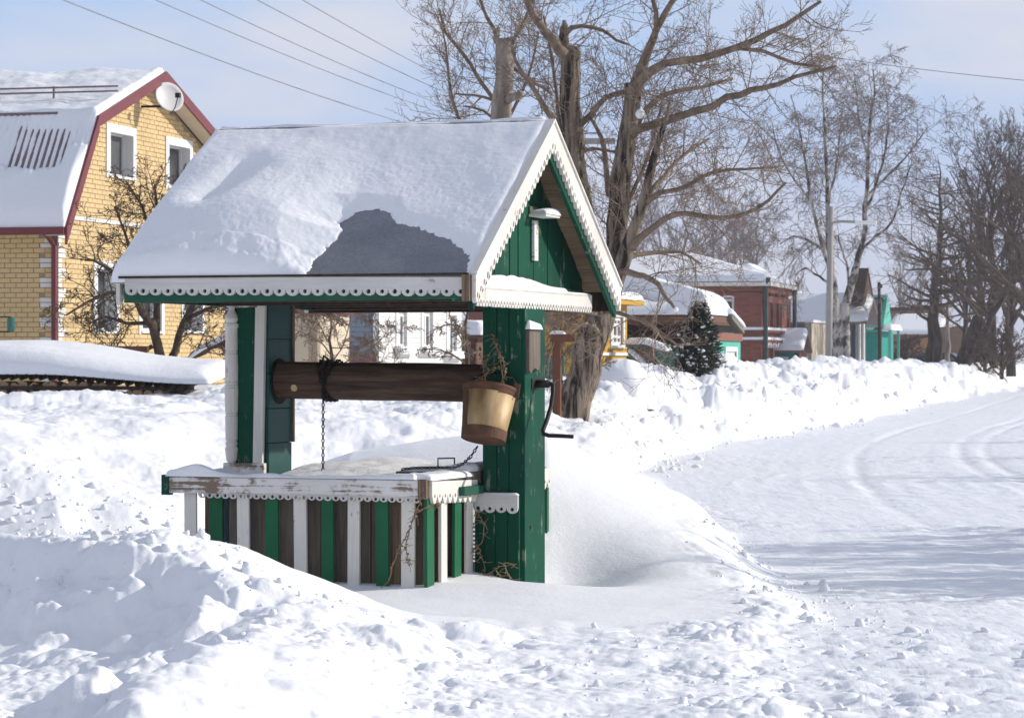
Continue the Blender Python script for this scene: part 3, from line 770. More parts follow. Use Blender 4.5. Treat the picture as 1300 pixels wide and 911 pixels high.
for dx in (0, .012, -.013):
    pts = [(ucw + dx * 3 * math.sin(a) + dx, 1.2 + (LR + .008) * math.cos(a), LZ + .004 + (LR + .008 + (.02 if -1.8 < a < -1.4 else 0)) * math.sin(a)) for a in [2 * math.pi * k / 22 for k in range(23)]]
    chain(pts, 'wound_chain', .03, .004)
MB().tube([(ucw - .02, 1.13, LZ + .105), (ucw - .01, 1.12, LZ + .14), (ucw + .015, 1.12, LZ + .125), (ucw + .03, 1.12, LZ + .09)], .006, 6).tube([(ucw - .03, 1.1, LZ + .07), (ucw + .02, 1.11, LZ + .12), (ucw + .045, 1.13, LZ + .10)], .006, 6).build('chain_staple', M['iron'], well)
b0 = WF.u_at(604, .9); 
chain([(b0, .93, WF.z_at(566, b0, .93)), (b0 - .03, .90, WF.z_at(580, b0, .9)), (WF.u_at(590, .85), .80, .755), (WF.u_at(582, .8), .72, .742), (WF.u_at(560, .7), .7, .745), (WF.u_at(530, .7), .66, .742), (WF.u_at(508, .6), .62, .735)], 'slack_chain')
# rusty hanger the bucket hooks onto
bu, bv, bz = WF.u_at(618, .90), .90, WF.z_at(526, -.23, .90)

# --- fence
def rail(name, x0, x1, y0, y1, z0, z1, m): return MB().box(x0, x1, y0, y1, z0, z1).build(name, M[m], well, bevel=.003)
FL = -1.765
fretted((-1.62, FV - .03, .655), (FU - .015, FV - .03, .648), (0, 0, -1), (0, -1, 0), .068, 28, .0085, 'scallop', 'trim_board', M['white_trim'], well, thick=.014, drop=.05, holeofs=.35)
MB().prism([(FL - .01, FV - .052, .700), (FU - .02, FV - .052, .697), (FU - .02, FV - .052, .612), (-1.0, FV - .052, .616), (FL - .01, FV - .052, .612)], (0, .02, 0)).build('front_rail', M['white_peeling'], well, bevel=.002)
for uu in (FU - .02,): MB().box(uu, uu + .045, FV - .055, FV - .01, .60, .70).build('corner_post', M['brown_board'], well, bevel=.002)
MB().box(FL - .065, FL - .012, FV - .035, FV - .0, .60, .705).build('end_block', M['green_paint'], well, bevel=.002)
# slats at the front: white and green by turns
sl = [(234, 249, 'white_paint', 0), (266, 282, 'green_slat', .06), (301, 316, 'white_paint', 0), (337, 353, 'green_slat', .0), (373, 389, 'white_paint', 0), (408, 423, 'green_slat', 0), (441, 456, 'white_paint', 0), (477, 493, 'green_slat', 0), (509, 526, 'white_paint', 0)]
for a, b, m, dv in sl:
    v = FV - .012 + dv; ua, ub = WF.u_at(a, v), WF.u_at(b, v); tl = rng.uniform(-.012, .012)
    MB().box(ua, ub, v, v + .020, -.03, .66, skew=lambda p: (p[0] + tl * (p[2] - .3), p[1], p[2])).build('slat', M[m], well, bevel=.002)
# slats on the right-hand return
ur = FU + .02
fretted((ur + .022, FV - .01, .690), (ur + .022, PV0 - .06, .672), (0, 0, -1), (1, 0, 0), .115, 9, .010, 'tooth', 'trim_board', M['white_paint'], well, thick=.018, drop=.6)
for a, b, m in [(542, 551, 'green_slat'), (560, 567.5, 'white_paint'), (577, 585.5, 'green_slat'), (592.5, 600, 'white_paint')]:
    va, vb = WF.v_at(a, ur), WF.v_at(b, ur); tl = rng.uniform(-.02, .02)
    MB().box(ur - .016, ur + .002, va, vb, -.03, .60, skew=lambda p: (p[0], p[1] + tl * (p[2] - .3), p[2])).build('slat', M[m], well, bevel=.002)
# crib of old upright boards behind the slats
u = WF.u_at(290, .36)
while u < FU - .06:
    wdt = min(rng.uniform(.085, .15), FU - .03 - u)
    MB().box(u + .001, u + wdt - .001, .36 + rng.uniform(0, .012), .385, -.03, .63).build('crib_board', M['grey_board' if u < -.6 or rng.random() < .4 else 'brown_board'], well, bevel=.002); u += wdt
v = .37
while v < PV0 - .06:
    wdt = min(rng.uniform(.05, .09), PV0 - .05 - v)
    MB().box(FU - .045 + rng.uniform(0, .01), FU - .022, v + .001, v + wdt - .001, -.03, .63).build('crib_board', M['brown_board'], well, bevel=.002); v += wdt
for vv in (.5, .62, .74, .9, 1.0): MB().box(-1.69, -1.66, vv, vv + .06, -.03, .63).build('crib_board', M['brown_board' if vv != .74 else 'teal_old'], well, bevel=.002)
for v0 in (1.5, 1.72, 1.94, 2.1): MB().box(-1.71, -1.69, v0, v0 + .05, -.03, .66).build('slat', M['white_paint' if v0 in (1.5, 1.94) else 'green_slat'], well, bevel=.002)
# back of the fence and the deck
MB().box(FL, -.30, 2.06, 2.085, .60, .70).build('back_rail', M['white_peeling'], well, bevel=.003)
fretted((-.285, 1.42, .700), (-.285, 2.10, .695), (0, 0, -1), (1, 0, 0), .115, 9, .010, 'tooth', 'trim_board', M['white_paint'], well, thick=.018, drop=.6)
for k in range(9):
    v = 1.45 + k * .075; MB().box(-.312, -.294, v, v + .035, -.03, .62).build('slat', M['white_paint' if k % 2 else 'green_slat'], well, bevel=.002)
for k in range(14):
    a = -1.70 + k * .0975; MB().box(a, a + .095, .34, 1.0, .632, .650).build('deck_board', M['grey_board'], well)
    MB().box(a, a + .095, 1.42, 2.05, .632, .650).build('deck_board', M['grey_board'], well)
for k in range(10):
    a = -1.54 + k * .12; MB().box(a, a + .117, 1.0, 1.42, .634, .652).build('deck_board', M['grey_board'], well)
# lid with its handle
ul0, ul1 = WF.u_at(515, 1.0), -.33
MB().box(ul0, ul1, .85, 1.55, .652, .715).build('lid', M['grey_board'], well, bevel=.004)
uh0, uh1 = WF.u_at(556, 1.15), WF.u_at(577, 1.15)
MB().tube([(uh0, 1.15, .70), (uh0, 1.15, .775), (uh1, 1.15, .778), (uh1, 1.15, .70)], .005, 6).build('lid_handle', M['iron'], well)
# snow along the rails and on the deck
def rs(U, V):
    e = fbm(U * 6, V * 6, 3, 3)
    lf = .05 * np.exp(-((U + 1.62) / .11) ** 2)
    return .018 + .012 * e + lf + .012 * sstep(-.9, -.5, U) + .010 * sstep(.3, .45, V)
snow_cover(well, FL - .03, FU - .035, FV - .058, .62, lambda U, V: .699 - .047 * sstep(FV - .02, FV + .02, V), rs, 220, 44, R_=.02)
snow_cover(well, FU - .12, FU + .045, FV - .02, PV0 - .12, lambda U, V: .693 + 0 * U, lambda U, V: .028 + .012 * fbm(U * 8, V * 8, 2, 8), 26, 80, R_=.045)
def ds(U, V): return .03 + .035 * sstep(.8, 1.6, V) + .02 * fbm(U * 4, V * 4, 3, 12) + .03 * np.exp(-((U + 1.2) / .3) ** 2) * sstep(.9, 1.3, V)
snow_cover(well, -1.52, -.60, .62, 2.06, lambda U, V: .65 + 0 * U, ds, 110, 110, R_=.08)
snow_cover(well, ul0 + .01, ul1 - .01, .88, 1.54, lambda U, V: .715 + 0 * U, lambda U, V: .016 + .03 * sstep(-.55, -.4, U) + .01 * fbm(U * 7, V * 7, 3, 13), 50, 60, R_=.05)

# --- bucket hooked on beside the pillar
bucket = thing('bucket', 'tarnished metal bucket with rusty bands hanging at the end of the well log', 'bucket', WF.w(bu, bv, bz), 0)
bucket.rotation_euler = (R(-14), R(8), 0)
bk = [(.110, -.135), (.113, -.125), (.142, .14), (.139, .14), (.11, -.12), (.02, -.122)]
MB().lathe(bk, sides=40).build('body', M['bucket_metal'], bucket, smooth=True)
MB().lathe([(.118, -.138), (.122, -.085), (.119, -.083), (.112, -.13), (.0, -.132)], sides=40).build('bottom_band', M['rust'], bucket)
MB().lathe([(.1395, .105), (.143, .142), (.149, .146), (.150, .135), (.1445, .12), (.1415, .105)], sides=40).build('rim_band', M['rust'], bucket)
mb = MB()          # side stave of rust on the left
n = 6
vs = []
for i in range(n):
    a = R(186 + i * 6)
    for z, r in ((-.11, .1185), (.10, .1415)): vs.append((r * math.cos(a), r * math.sin(a), z))
for i in range(n):
    a = R(186 + i * 6)
    for z, r in ((-.11, .1155), (.10, .1385)): vs.append((r * math.cos(a), r * math.sin(a), z))
fs = [(2 * i, 2 * i + 2, 2 * i + 3, 2 * i + 1) for i in range(n - 1)] + [(0, 1, 2 * n + 1, 2 * n), (2 * n - 2, 4 * n - 2, 4 * n - 1, 2 * n - 1)]
mb.add(vs, fs); mb.build('side_band', M['rust'], bucket)
for sgn in (-1, 1):
    a = R(-22) if sgn > 0 else R(158)
    ox, oy = .147 * math.cos(a), .147 * math.sin(a)
    mb = MB(); mb.box(ox - .018, ox + .018, oy - .004, oy + .004, .10, .175); e = mb.build('ear', M['rust'], bucket, bevel=.002)
mb = MB()
ha = [(.147 * math.cos(R(-22)), .147 * math.sin(R(-22)), .165), (.10, -.02, .215), (.03, .03, .24), (-.05, .05, .225), (.147 * math.cos(R(158)), .147 * math.sin(R(158)), .165)]
mb.tube(ha, .0045, 6); mb.build('bail', M['iron'], bucket, smooth=True)
MB().tube([(.0, .02, .232), (.0, .07, .25), (.02, .14, .24)], .006, 6).build('hook', M['rust'], bucket)
# soil hanging frame: dry creeper over the log end
def vine(pts_list, label, leaves, grp=None, rad=.0035):
    t = thing('dry_creeper', label, 'dry plant', WF.w(*pts_list[0][0]), -R(WF.th), grp); o0 = Vector(pts_list[0][0]); mb = MB(); lf = MB(); r = random.Random(len(label))
    for pts in pts_list:
        P = [Vector(p) - o0 for p in pts]; Q = []
        for a, b in zip(P, P[1:]):
            for k in range(4): Q.append(a.lerp(b, k / 4) + Vector((r.uniform(-1, 1), r.uniform(-1, 1), r.uniform(-1, 1))) * .005)
        Q.append(P[-1]); mb.tube(Q, [rad * (1 - .6 * i / len(Q)) for i in range(len(Q))], 4)
        for k in range(int(leaves * len(Q) / 8)):
            p = r.choice(Q); s = r.uniform(.008, .02); d = Vector((r.uniform(-1, 1), r.uniform(-1, .3), r.uniform(-1, .5))).normalized() * s; e = d.orthogonal().normalized() * s * .5
            lf.add([p, p + d * .5 + e, p + d, p + d * .5 - e + d.cross(e) * 8], [(0, 1, 2, 3)])
            if r.random() < .5: mb.tube([p, p + d * 1.5, p + d * 3 + e], .0016, 3)
    mb.build('stem', M['dry_stem'], t); lf.build('leaf', M['dry_leaf'], t, kind='stuff')
def wp(x, y, v): u = WF.u_at(x, v); return (u, v, WF.z_at(y, u, v))
vine([[wp(493, 738, .24), wp(505, 700, .23), wp(522, 668, .24), wp(532, 640, .24), wp(538, 615, .26)], [wp(522, 668, .24), wp(515, 690, .22), wp(519, 715, .24)], [wp(530, 650, .24), wp(545, 640, .25), wp(558, 641, .28)]],
     'dry brown creeper climbing the last white slat at the corner of the well fence', 16, rad=.004)
vine([[wp(597, 735, .96), wp(600, 700, .95), wp(606, 690, .94), wp(612, 705, .94), wp(618, 738, .95)], [wp(599, 748, .95), wp(615, 730, .92), wp(635, 718, .9), wp(655, 715, .95)], [wp(598, 700, .96), wp(612, 690, .95), wp(615, 665, .95), wp(606, 648, .96), wp(600, 670, .96)],
      [wp(640, 720, .93), wp(648, 735, .95)], [wp(630, 722, .93), wp(643, 745, .93)]], 'thin dry weed stems in front of the dark green panel under the pillar', 14)
vine([[wp(640, 490, .95), wp(636, 465, .96), wp(630, 440, .98), wp(626, 425, 1.0)], [wp(636, 465, .96), wp(622, 470, .95), wp(614, 482, .93)], [wp(632, 446, .97), wp(638, 455, .95), wp(641, 470, .94)], [wp(618, 490, .95), wp(612, 465, .97), wp(622, 450, .98)]],
     'dry leafy sprig caught above the bucket on the green pillar', 26)

# ------------------------------------------------------------------ buildings
TH = 14.5
def wall(F_, fixed, axis, poly, holes, m, parent, name='wall', reveal=.14, rev_m=None, thick=.2):
    """wall at u=fixed (axis 'u', faces +u) or v=fixed (axis 'v', faces -v); poly and holes are (along, z)"""
    def P(a, z, n=0): return Vector((fixed + n, a, z)) if axis == 'u' else Vector((a, fixed - n, z))
    hp = [[(h[0], h[2]), (h[1], h[2]), (h[1], h[3]), (h[0], h[3])] for h in holes]
    loops = [[P(a, z) for a, z in poly]] + [[P(a, z) for a, z in h] for h in hp]
    tris = tessellate_polygon(loops); flat = [p for l in loops for p in l]
    mb = MB(); want = Vector((1, 0, 0)) if axis == 'u' else Vector((0, -1, 0))
    for t in tris:
        a, b, c = (flat[i] for i in t); n = (b - a).cross(c - a)
        mb.add([a, b, c], [(0, 1, 2)] if n.dot(want) > 0 else [(0, 2, 1)])
    for h in hp:
        for i in range(4):
            a, b = h[i], h[(i + 1) % 4]
            mb.add([P(*a), P(*b), P(*b, -reveal), P(*a, -reveal)], [(0, 1, 2, 3)])
    n = len(poly)
    for i in range(n):
        a, b = poly[i], poly[(i + 1) % n]; mb.add([P(*a), P(*b), P(*b, -thick), P(*a, -thick)], [(0, 3, 2, 1)])
    return mb.build(name, m, parent)
def window(fixed, axis, h, parent, depth=.12, fr=.05, mull=(.5,), trans=(), mat='frame_white', casing=0, name='window', sill=0, cas_d=.03):
    a0, a1, z0, z1 = h
    def B(mb, a, b, z, y, n0, n1):
        if axis == 'u': mb.box(fixed + n0, fixed + n1, a, b, z, y)
        else: mb.box(a, b, fixed - n1, fixed - n0, z, y)
    mb = MB(); d0, d1 = -depth - .02, -depth + .03
    B(mb, a0, a0 + fr, z0, z1, d0, d1); B(mb, a1 - fr, a1, z0, z1, d0, d1); B(mb, a0 + fr, a1 - fr, z0, z0 + fr, d0, d1); B(mb, a0 + fr, a1 - fr, z1 - fr, z1, d0, d1)
    for k in mull: c = a0 + (a1 - a0) * k; B(mb, c - fr * .5, c + fr * .5, z0 + fr, z1 - fr, d0, d1 - .004)
    for k in trans: c = z0 + (z1 - z0) * k; B(mb, a0 + fr, a1 - fr, c - fr * .4, c + fr * .4, d0, d1 - .005)
    if casing:
        c = casing; B(mb, a0 - c, a0, z0 - c * .6, z1 + c, .003, cas_d); B(mb, a1, a1 + c, z0 - c * .6, z1 + c, .003, cas_d); B(mb, a0, a1, z1, z1 + c, .003, cas_d + .004); B(mb, a0, a1, z0 - c * .6, z0, .003, cas_d + .002)
    w_ = mb.build(name, M[mat], parent)
    mb = MB(); B(mb, a0 + fr * .5, a1 - fr * .5, z0 + fr * .5, z1 - fr * .5, d0 - .02, d0 + .012); mb.build('pane', M['glass'], w_)
    if sill:
        mb = MB(); B(mb, a0 - .08, a1 + .08, z0 - .05, z0 - .01, -depth, .10); mb.build('sill', M['frame_white'], w_)
    return w_
def prism_roof(parent, u0, u1, prof, m, name='roof', t=.08):
    """roof skin along u following prof [(v,z)...]"""
    mb = MB()
    for (a, b) in zip(prof, prof[1:]):
        mb.add([(u0, a[0], a[1]), (u1, a[0], a[1]), (u1, b[0], b[1]), (u0, b[0], b[1]), (u0, a[0], a[1] - t), (u1, a[0], a[1] - t), (u1, b[0], b[1] - t), (u0, b[0], b[1] - t)],
               [(0, 1, 2, 3), (7, 6, 5, 4), (0, 4, 5, 1), (1, 5, 6, 2), (2, 6, 7, 3), (3, 7, 4, 0)])
    return mb.build(name, m, parent)
def zprof(prof):
    P = np.array(prof); return lambda U, V: np.interp(V, P[:, 0], P[:, 1])

# ---- yellow brick house with the gambrel roof
YF = Frame(73, 45, TH)
yh = YF.root('yellow_house', 'two-storey yellow brick house with maroon trimmed gambrel roof and satellite dish', 'house')
W_, VM = 7.5, 3.75
ze = 3.42; kv, kz = .92 + .0, 5.20; za = 6.22; ov = .5; ou = .34
eav = [(-ov, ze - .05)]; prof = [(-ov, 3.36), (kv - .12, kz + .02), (VM, za), (W_ - kv + .12, kz + .02), (W_ + ov, 3.36)]
pz = lambda v: float(np.interp(v, [p[0] for p in prof], [p[1] for p in prof]))
outer = [(0, 0), (W_, 0), (W_, pz(W_) - .1), (W_ - kv + .12, kz - .1), (VM, za - .1), (kv - .12, kz - .1), (0, pz(0) - .1)]
def hole(F_, u, x0, x1, y0, y1):
    a, b = F_.v_at(x0, u), F_.v_at(x1, u); m_ = (a + b) / 2; return (a, b, F_.z_at(y1, u, m_), F_.z_at(y0, u, m_))
hs = [hole(YF, 0, 137, 168, 168, 224), hole(YF, 0, 212, 240, 184, 238), hole(YF, 0, 121, 147, 340, 420), hole(YF, 0, 178, 204, 340, 420), hole(YF, 0, 232, 256, 342, 420)]
wall(YF, 0, 'u', outer, hs, M['mortar'], yh, reveal=.22)
wall(YF, 0, 'v', [(-9, 0), (0, 0), (0, ze), (-9, ze)], [], M['mortar'], yh)
mb = MB(); mb.box(-9, -.2, W_ - .2, W_, 0, ze); mb.box(-9, -8.8, 0, W_, 0, ze); mb.build('wall', M['mortar'], yh)
# white strip linings of the reveals
for h in hs:
    mb = MB(); a, b, z0, z1 = h
    mb.box(-.20, .035, a - .005, a + .03, z0, z1); mb.box(-.20, .035, b - .03, b + .005, z0, z1); mb.box(-.20, .035, a, b, z1 - .03, z1 + .005); mb.box(-.2, .06, a - .04, b + .04, z0 - .04, z0)
    c = .11
    mb.box(.012, .032, a - c, a - .006, z0 - .06, z1 + c); mb.box(.012, .032, b + .006, b + c, z0 - .06, z1 + c); mb.box(.012, .033, a - .005, b + .005, z1 + .006, z1 + c)
    mb.build('window_surround', M['frame_white'], yh)
for i, h in enumerate(hs): window(0, 'u', h, yh, depth=.17, fr=.05, mull=(.42,), trans=(), sill=0)
# bricks, real pieces standing proud of the mortar
bl, bh, jt = .20, .0785, .012
def box_mesh(l, h, axis):
    mb = MB()
    if axis == 'v': mb.box(0, l, 0, .022, 0, h)
    else: mb.box(0, .022, 0, l, 0, h)
    me = bpy.data.meshes.new('brick'); me.from_pydata(mb.v, [], mb.f); me.update(); return me
me_side = box_mesh(bl - jt, bh - jt, 'v'); me_side.materials.append(M['yellow_brick'])
me_gab = box_mesh(bl - jt, bh - jt, 'u'); me_gab.materials.append(M['yellow_brick'])
stuffb = MB(); quo = MB(); nb = 0; rb = random.Random(3)
row = 0; z = .9
gab = []
while z < za:
    off = (row % 2) * bl / 2
    if z < ze - .12:
        u = -.30 + off - bl
        k = 0
        while u > -9:
            if u > -1.75 and z > 1.15:
                o = bpy.data.objects.new('brick', me_side); COL.objects.link(o); o.parent = yh; o.location = (u, -.014 + rb.uniform(-.003, .003), z); nb += 1
            else: stuffb.box(u, u + bl - jt, -.014, .004, z, z + bh - jt)
            u -= bl
        # white quoins by turns at the corner
        if row % 4 < 2: quo.box(-.30 + .012, -.10, -.016, .002, z, z + bh - jt)
        else: stuffb.box(-.20, -.10, -.014, .002, z, z + bh - jt)
    v = .02
    vq = .13 if row % 4 < 2 else .28
    if z < ze + .1: quo.box(-.012, .018, .0, vq, z, z + bh - jt)
    v = vq + .012 if z < ze + .1 else .02
    v0 = v
    vend = W_
    band = 3.50 < z < 3.64 or (3.36 < z < 3.5 and False)
    k = math.floor(v / bl)
    vv = k * bl + off
    while vv < vend:
        a, b = max(vv, v0), vv + bl - jt; vv += bl
        if b - a < .03: continue
        top = min(pz(a), pz(b)) - .12
        if z + bh > top: continue
        segs = [(a, b)]
        for h in hs:
            if z + bh > h[2] - .02 and z < h[3] + .0:
                ns = []
                for (p, q) in segs:
                    if q <= h[0] or p >= h[1]: ns.append((p, q))
                    else:
                        if p < h[0]: ns.append((p, h[0]))
                        if q > h[1]: ns.append((h[1], q))
                segs = ns
        for (p, q) in segs:
            if q - p < .03: continue
            whole = q - p > bl - jt - .001
            if band or (.5 < 0): quo.box(-.004, .03 if (int(a / .2) % 2 or z > 3.53) else .012, p, q, z, z + bh - jt)
            elif whole and nb < 292 and a < 1.6 and z > 3.65: 
                o = bpy.data.objects.new('brick', me_gab); COL.objects.link(o); o.parent = yh; o.location = (-.010 + rb.uniform(-.003, .003), p, z); nb += 1
            else: stuffb.box(-.006, .012 + rb.uniform(-.003, .003), p, q, z, z + bh - jt)
    z += bh; row += 1
stuffb.build('brickwork', M['yellow_brick'], yh, kind='stuff'); quo.build('white_quoins', M['white_brick'], yh)
# roof, verge, soffit
prism_roof(yh, -9.3, ou, prof, M['metal_roof'], t=.05)
mb = MB()
for (a, b) in zip(prof, prof[1:]):
    wdt = .24 if b[0] < 1 or a[0] > 6 else .15
    mb.prism([(ou + .002, a[0], a[1] + .03), (ou + .002, b[0], b[1] + .03), (ou + .002, b[0], b[1] - wdt), (ou + .002, a[0], a[1] - wdt)], (.04, 0, 0))
mb.build('verge_trim', M['maroon'], yh)
mb = MB()
for (a, b) in zip(prof[:-1], prof[1:]):
    mb.prism([(ou, a[0], a[1] - .07), (ou, b[0], b[1] - .07), (.02, b[0], b[1] - .07), (.02, a[0], a[1] - .07)], (0, 0, -.03))
mb.build('soffit', M['cream'], yh)
MB().box(-9.2, ou, -ov - .06, -ov + .02, ze - .14, ze - .02).build('gutter', M['maroon'], yh)
MB().box(-9.2, ou - .01, -ov, -.0, ze - .10, ze - .07).build('eave_soffit', M['cream'], yh)
up = YF.u_at(69, -.06)
MB().tube([(up, -.06, .3), (up, -.06, ze - .3), (up + .02, -ov + .05, ze - .1)], .05, 8).build('drainpipe', M['maroon'], yh)
# standing-seam ribs that show where the snow has slid
mb = MB(); u = -3.2
while u < ou - .05:
    for (a, b) in ((prof[0], prof[1]),): mb.prism([(u, a[0], a[1] + .0), (u, b[0], b[1] + .0), (u + .02, b[0], b[1]), (u + .02, a[0], a[1])], (0, 0, .012))
    u += .11
mb.build('roof_ribs', M['metal_roof'], yh)
def ysn(U, V):
    t = .14 + .05 * fbm(U * .8, V * .8, 3, 2)
    lower = V < kv - .1
    up_ = (V - (-ov)) / (kv + ov - .12)
    strip = .5 + .5 * np.cos(2 * np.pi * (U / .11))
    bare = sstep(.46, .62, up_ + .12 * fbm(U * 2, V * 2, 3, 4)) * sstep(1.0, .86, up_) * sstep(-1.15, -.85, U) * sstep(.12, -.1, U)
    bare = np.maximum(bare, .6 * sstep(.15, .45, fbm(U * .9, V * .7, 3, 14)) * sstep(.4, .6, up_))
    tl = (.24 + .10 * fbm(U * .9, V * 1.5, 3, 19)) * sstep(.85, .2, up_) + .07
    bare = np.clip(bare + .45 * sstep(.3, .6, up_) * (fbm(U * 1.6, V * 2.2, 3, 17) > .1), 0, 1)
    tl = tl * (1 - bare) + bare * (.05 * strip * (.9 + .6 * fbm(U * 1.5, V * 3, 2, 6)) - .009 + .018 * fbm(U * 5, V * 5, 3, 8)) + .010 * (strip - .5) * sstep(.2, .5, up_)
    t2 = .13 + .06 * fbm(U * 1.4, V * 2, 4, 7)
    return np.where(lower, np.where(tl < .002, -1, tl), t2)
snow_cover(yh, -9.3, ou + .0, -ov - .03, VM, zprof(prof), ysn, 1000, 110, R_=.10, bottom=False)
snow_cover(yh, -9.3, ou, VM, W_ + ov, zprof(prof), lambda U, V: .12 + 0 * U, 30, 40, R_=.1, bottom=False)
# snow guard on the upper slope
mb = MB(); vg = 1.55; zg = pz(vg)
for dz in (.24, .32): mb.tube([(-9, vg, zg + dz), (YF.u_at(150, vg), vg, zg + dz)], .016, 5)
for k in range(9): mb.box(-8.6 + k * .98, -8.57 + k * .98, vg - .01, vg + .02, zg, zg + .34)
mb.build('snow_guard', M['metal_roof'], yh)
MB().tube([(-9, kv - .1, kz + .1), (-.35, kv - .1, kz + .10)], .03, 5).build('roof_break_strip', M['metal_roof'], yh)
# satellite dish on a bracket
dv = YF.v_at(215, .5); dz = YF.z_at(123, .5, dv)
dish = thing('satellite_dish', 'round white satellite dish fixed high on the yellow gable', 'satellite dish', YF.w(.0, dv, dz), -R(TH))
pr = [(0.001, -.06), (.12, -.052), (.21, -.03), (.26, 0), (.27, .004), (.26, .012), (.21, -.018), (.12, -.04), (0.001, -.048)]
d_ = MB().lathe(pr, sides=32).build('reflector', M['dish_grey'], dish, smooth=True)
d_.matrix_local = Matrix.Translation((.5, 0, 0)) @ Matrix.Rotation(R(-40), 4, 'Z') @ Matrix.Rotation(R(72), 4, 'Y')
hd = MB().tube([(.54, -.02, -.29), (.66, -.14, -.20), (.74, -.22, -.02)], .010, 5).box(.70, .78, -.25, -.18, -.04, .04)
hd.build('feed_arm', M['iron'], dish)
MB().tube([(.0, -.05, -.16), (.36, 0, -.16), (.41, 0, -.02)], .022, 6).build('bracket', M['iron'], dish)
# small green lantern on its wall bracket
lu = YF.u_at(14, -.5); lz = YF.z_at(412, lu, -.5)
lan = thing('wall_lantern', 'small green lantern on a wire bracket at the far left of the yellow house', 'lantern', YF.w(lu, -.5, lz), -R(TH))
mb = MB(); mb.lathe([(.04, -.11), (.06, -.09), (.062, .09), (.03, .12)], sides=12); mb.build('shade', M['teal_glass'], lan)
MB().tube([(0, 0, .12), (-.5, 0, .12), (-.5, .5, .12)], .012, 5).tube([(0, 0, -.11), (-.5, 0, -.11), (-.5, .5, -.11)], .012, 5).build('bracket', M['iron'], lan)

# ---- woodshed of firewood under corrugated sheet
SF = Frame(255, 35.5, 8)
shed = SF.root('wood_shelter', 'low corrugated shelter roof under a thick rounded pillow of snow', 'shelter')
su0 = -7.0
def shz(U, V): return SF_z0 + .10 * V + .055 * np.minimum(U, 0) * 0 + .12 * sstep(0, -2.2, U)
SF_z0 = SF.z_at(490, -.3, 0)
us = np.linspace(su0, -.15, 500); V2 = np.linspace(-.05, 1.6, 3); U, V = np.meshgrid(us, V2, indexing='ij')
Zc = shz(U, V) + .035 * np.cos(2 * np.pi * U / .125)
Vt = np.stack([U, V, Zc], -1).reshape(-1, 3); Vb = Vt.copy(); Vb[:, 2] -= .012
np_mesh('corrugated_sheet', np.concatenate([Vt, Vb]), np.concatenate([grid_faces(500, 3), grid_faces(500, 3, 1500)[:, ::-1]]), M['dark_wood'], shed)
def ssn(U, V): return (.10 + .15 * sstep(-.2, -2.6, U) + .03 * fbm(U * 1.1, V, 3, 3)) + .06 * sstep(0, .5, V) - .06 * sstep(-1.5, -.7, U) * sstep(.2, .0, V) * 0
snow_cover(shed, su0, .12, -.02, 1.6, lambda U, V: shz(U, V) + .03, ssn, 260, 50, R_=.28)
MB().box(su0, -.1, .0, .06, SF_z0 - .05, SF_z0 - .0).build('front_beam', M['dark_wood'], shed)
for uu in (su0 + .1, -4.2, -2.2, -.35): MB().box(uu, uu + .08, .06, .14, .5, SF_z0 + .02).build('post', M['dark_wood'], shed)
fw = thing('firewood_stack', 'row of split yellow logs stacked under the snow-laden corrugated roof', 'firewood', SF.w(-3, .2, .6), -R(SF.th))
for rowi in range(5):
    u = -6.4 + (rowi % 2) * .06
    while u < -.5:
        r = rng.uniform(.045, .075); zc = .78 + rowi * .10 + rng.uniform(-.015, .015)
        if zc > shz(u, 0) - .09: u += 2 * r; continue
        n = rng.choice([5, 6, 8]); a0 = rng.uniform(0, 6)
        poly = [Vector((u + 3 + r * math.cos(a0 + 2 * math.pi * k / n) * rng.uniform(.85, 1.05), -.1 + rng.uniform(-.03, .03), zc - .6 + r * math.sin(a0 + 2 * math.pi * k / n) * rng.uniform(.85, 1.05))) for k in range(n)]
        y0 = poly[0].y
        for p in poly: p.y = y0
        if rowi >= 1: MB().prism(poly, (0, .45, 0)).build('log', M['cut_wood'], fw)
        u += 2 * r + .004
gs = thing('fence_rail', 'brown rail with a lump of snow on it, under the lantern', 'fence rail', SF.w(-6, 2.6, 1.2), -R(SF.th))
MB().box(-.5, 4.6, 0, .08, .22, .30).build('rail', M['brown_post'], gs); MB().box(4.5, 4.58, .01, .07, -.6, .3).build('post', M['brown_post'], gs)

# ---- white boarded house seen through the well
HF = Frame(480, 78, TH)
wh = HF.root('white_house', 'white boarded house with its front shade coloured in grey-blue seen through the well opening', 'house')
wv = HF.v_at(586)
hs = [hole(HF, 0, 505, 516, 396, 442), hole(HF, 0, 537, 549, 396, 442), hole(HF, 0, 569, 579, 400, 448)]
zt = 4.6
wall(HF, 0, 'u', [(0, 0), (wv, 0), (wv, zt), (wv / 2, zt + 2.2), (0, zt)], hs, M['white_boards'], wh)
wall(HF, 0, 'v', [(-6, .0), (0, .0), (0, zt), (-6, zt)], [], M['shaded_white_boards'], wh)
MB().box(-6, -.05, -.10, -.02, 0, HF.z_at(449, -1, 0)).build('plinth', mat_plain('plinth_red', (.20, .09, .085), .9), wh)
mb = MB(); mb.box(-.14, .03, -.03, -.005, 0, zt); mb.box(.003, .03, -.03, .12, 0, zt); mb.build('corner_board', M['frame_white'], wh)
for h in hs:
    window(0, 'u', h, wh, depth=.10, fr=.12, mull=(.5,), casing=.22, sill=1)
    a, b, z0, z1 = h
    snow_cover(wh, .01, .30, a - .45, b + .45, lambda U, V: z0 - .1 + 0 * U, lambda U, V: .16 + 0 * U, 10, 24, R_=.13, name='snow_cover')
    MB().box(.0, .28, a - .4, b + .4, z0 - .16, z0 - .11).build('sill', M['frame_white'], wh)
pr = [(-.5, zt - .3), (wv / 2, zt + 2.3), (wv + .5, zt - .3)]
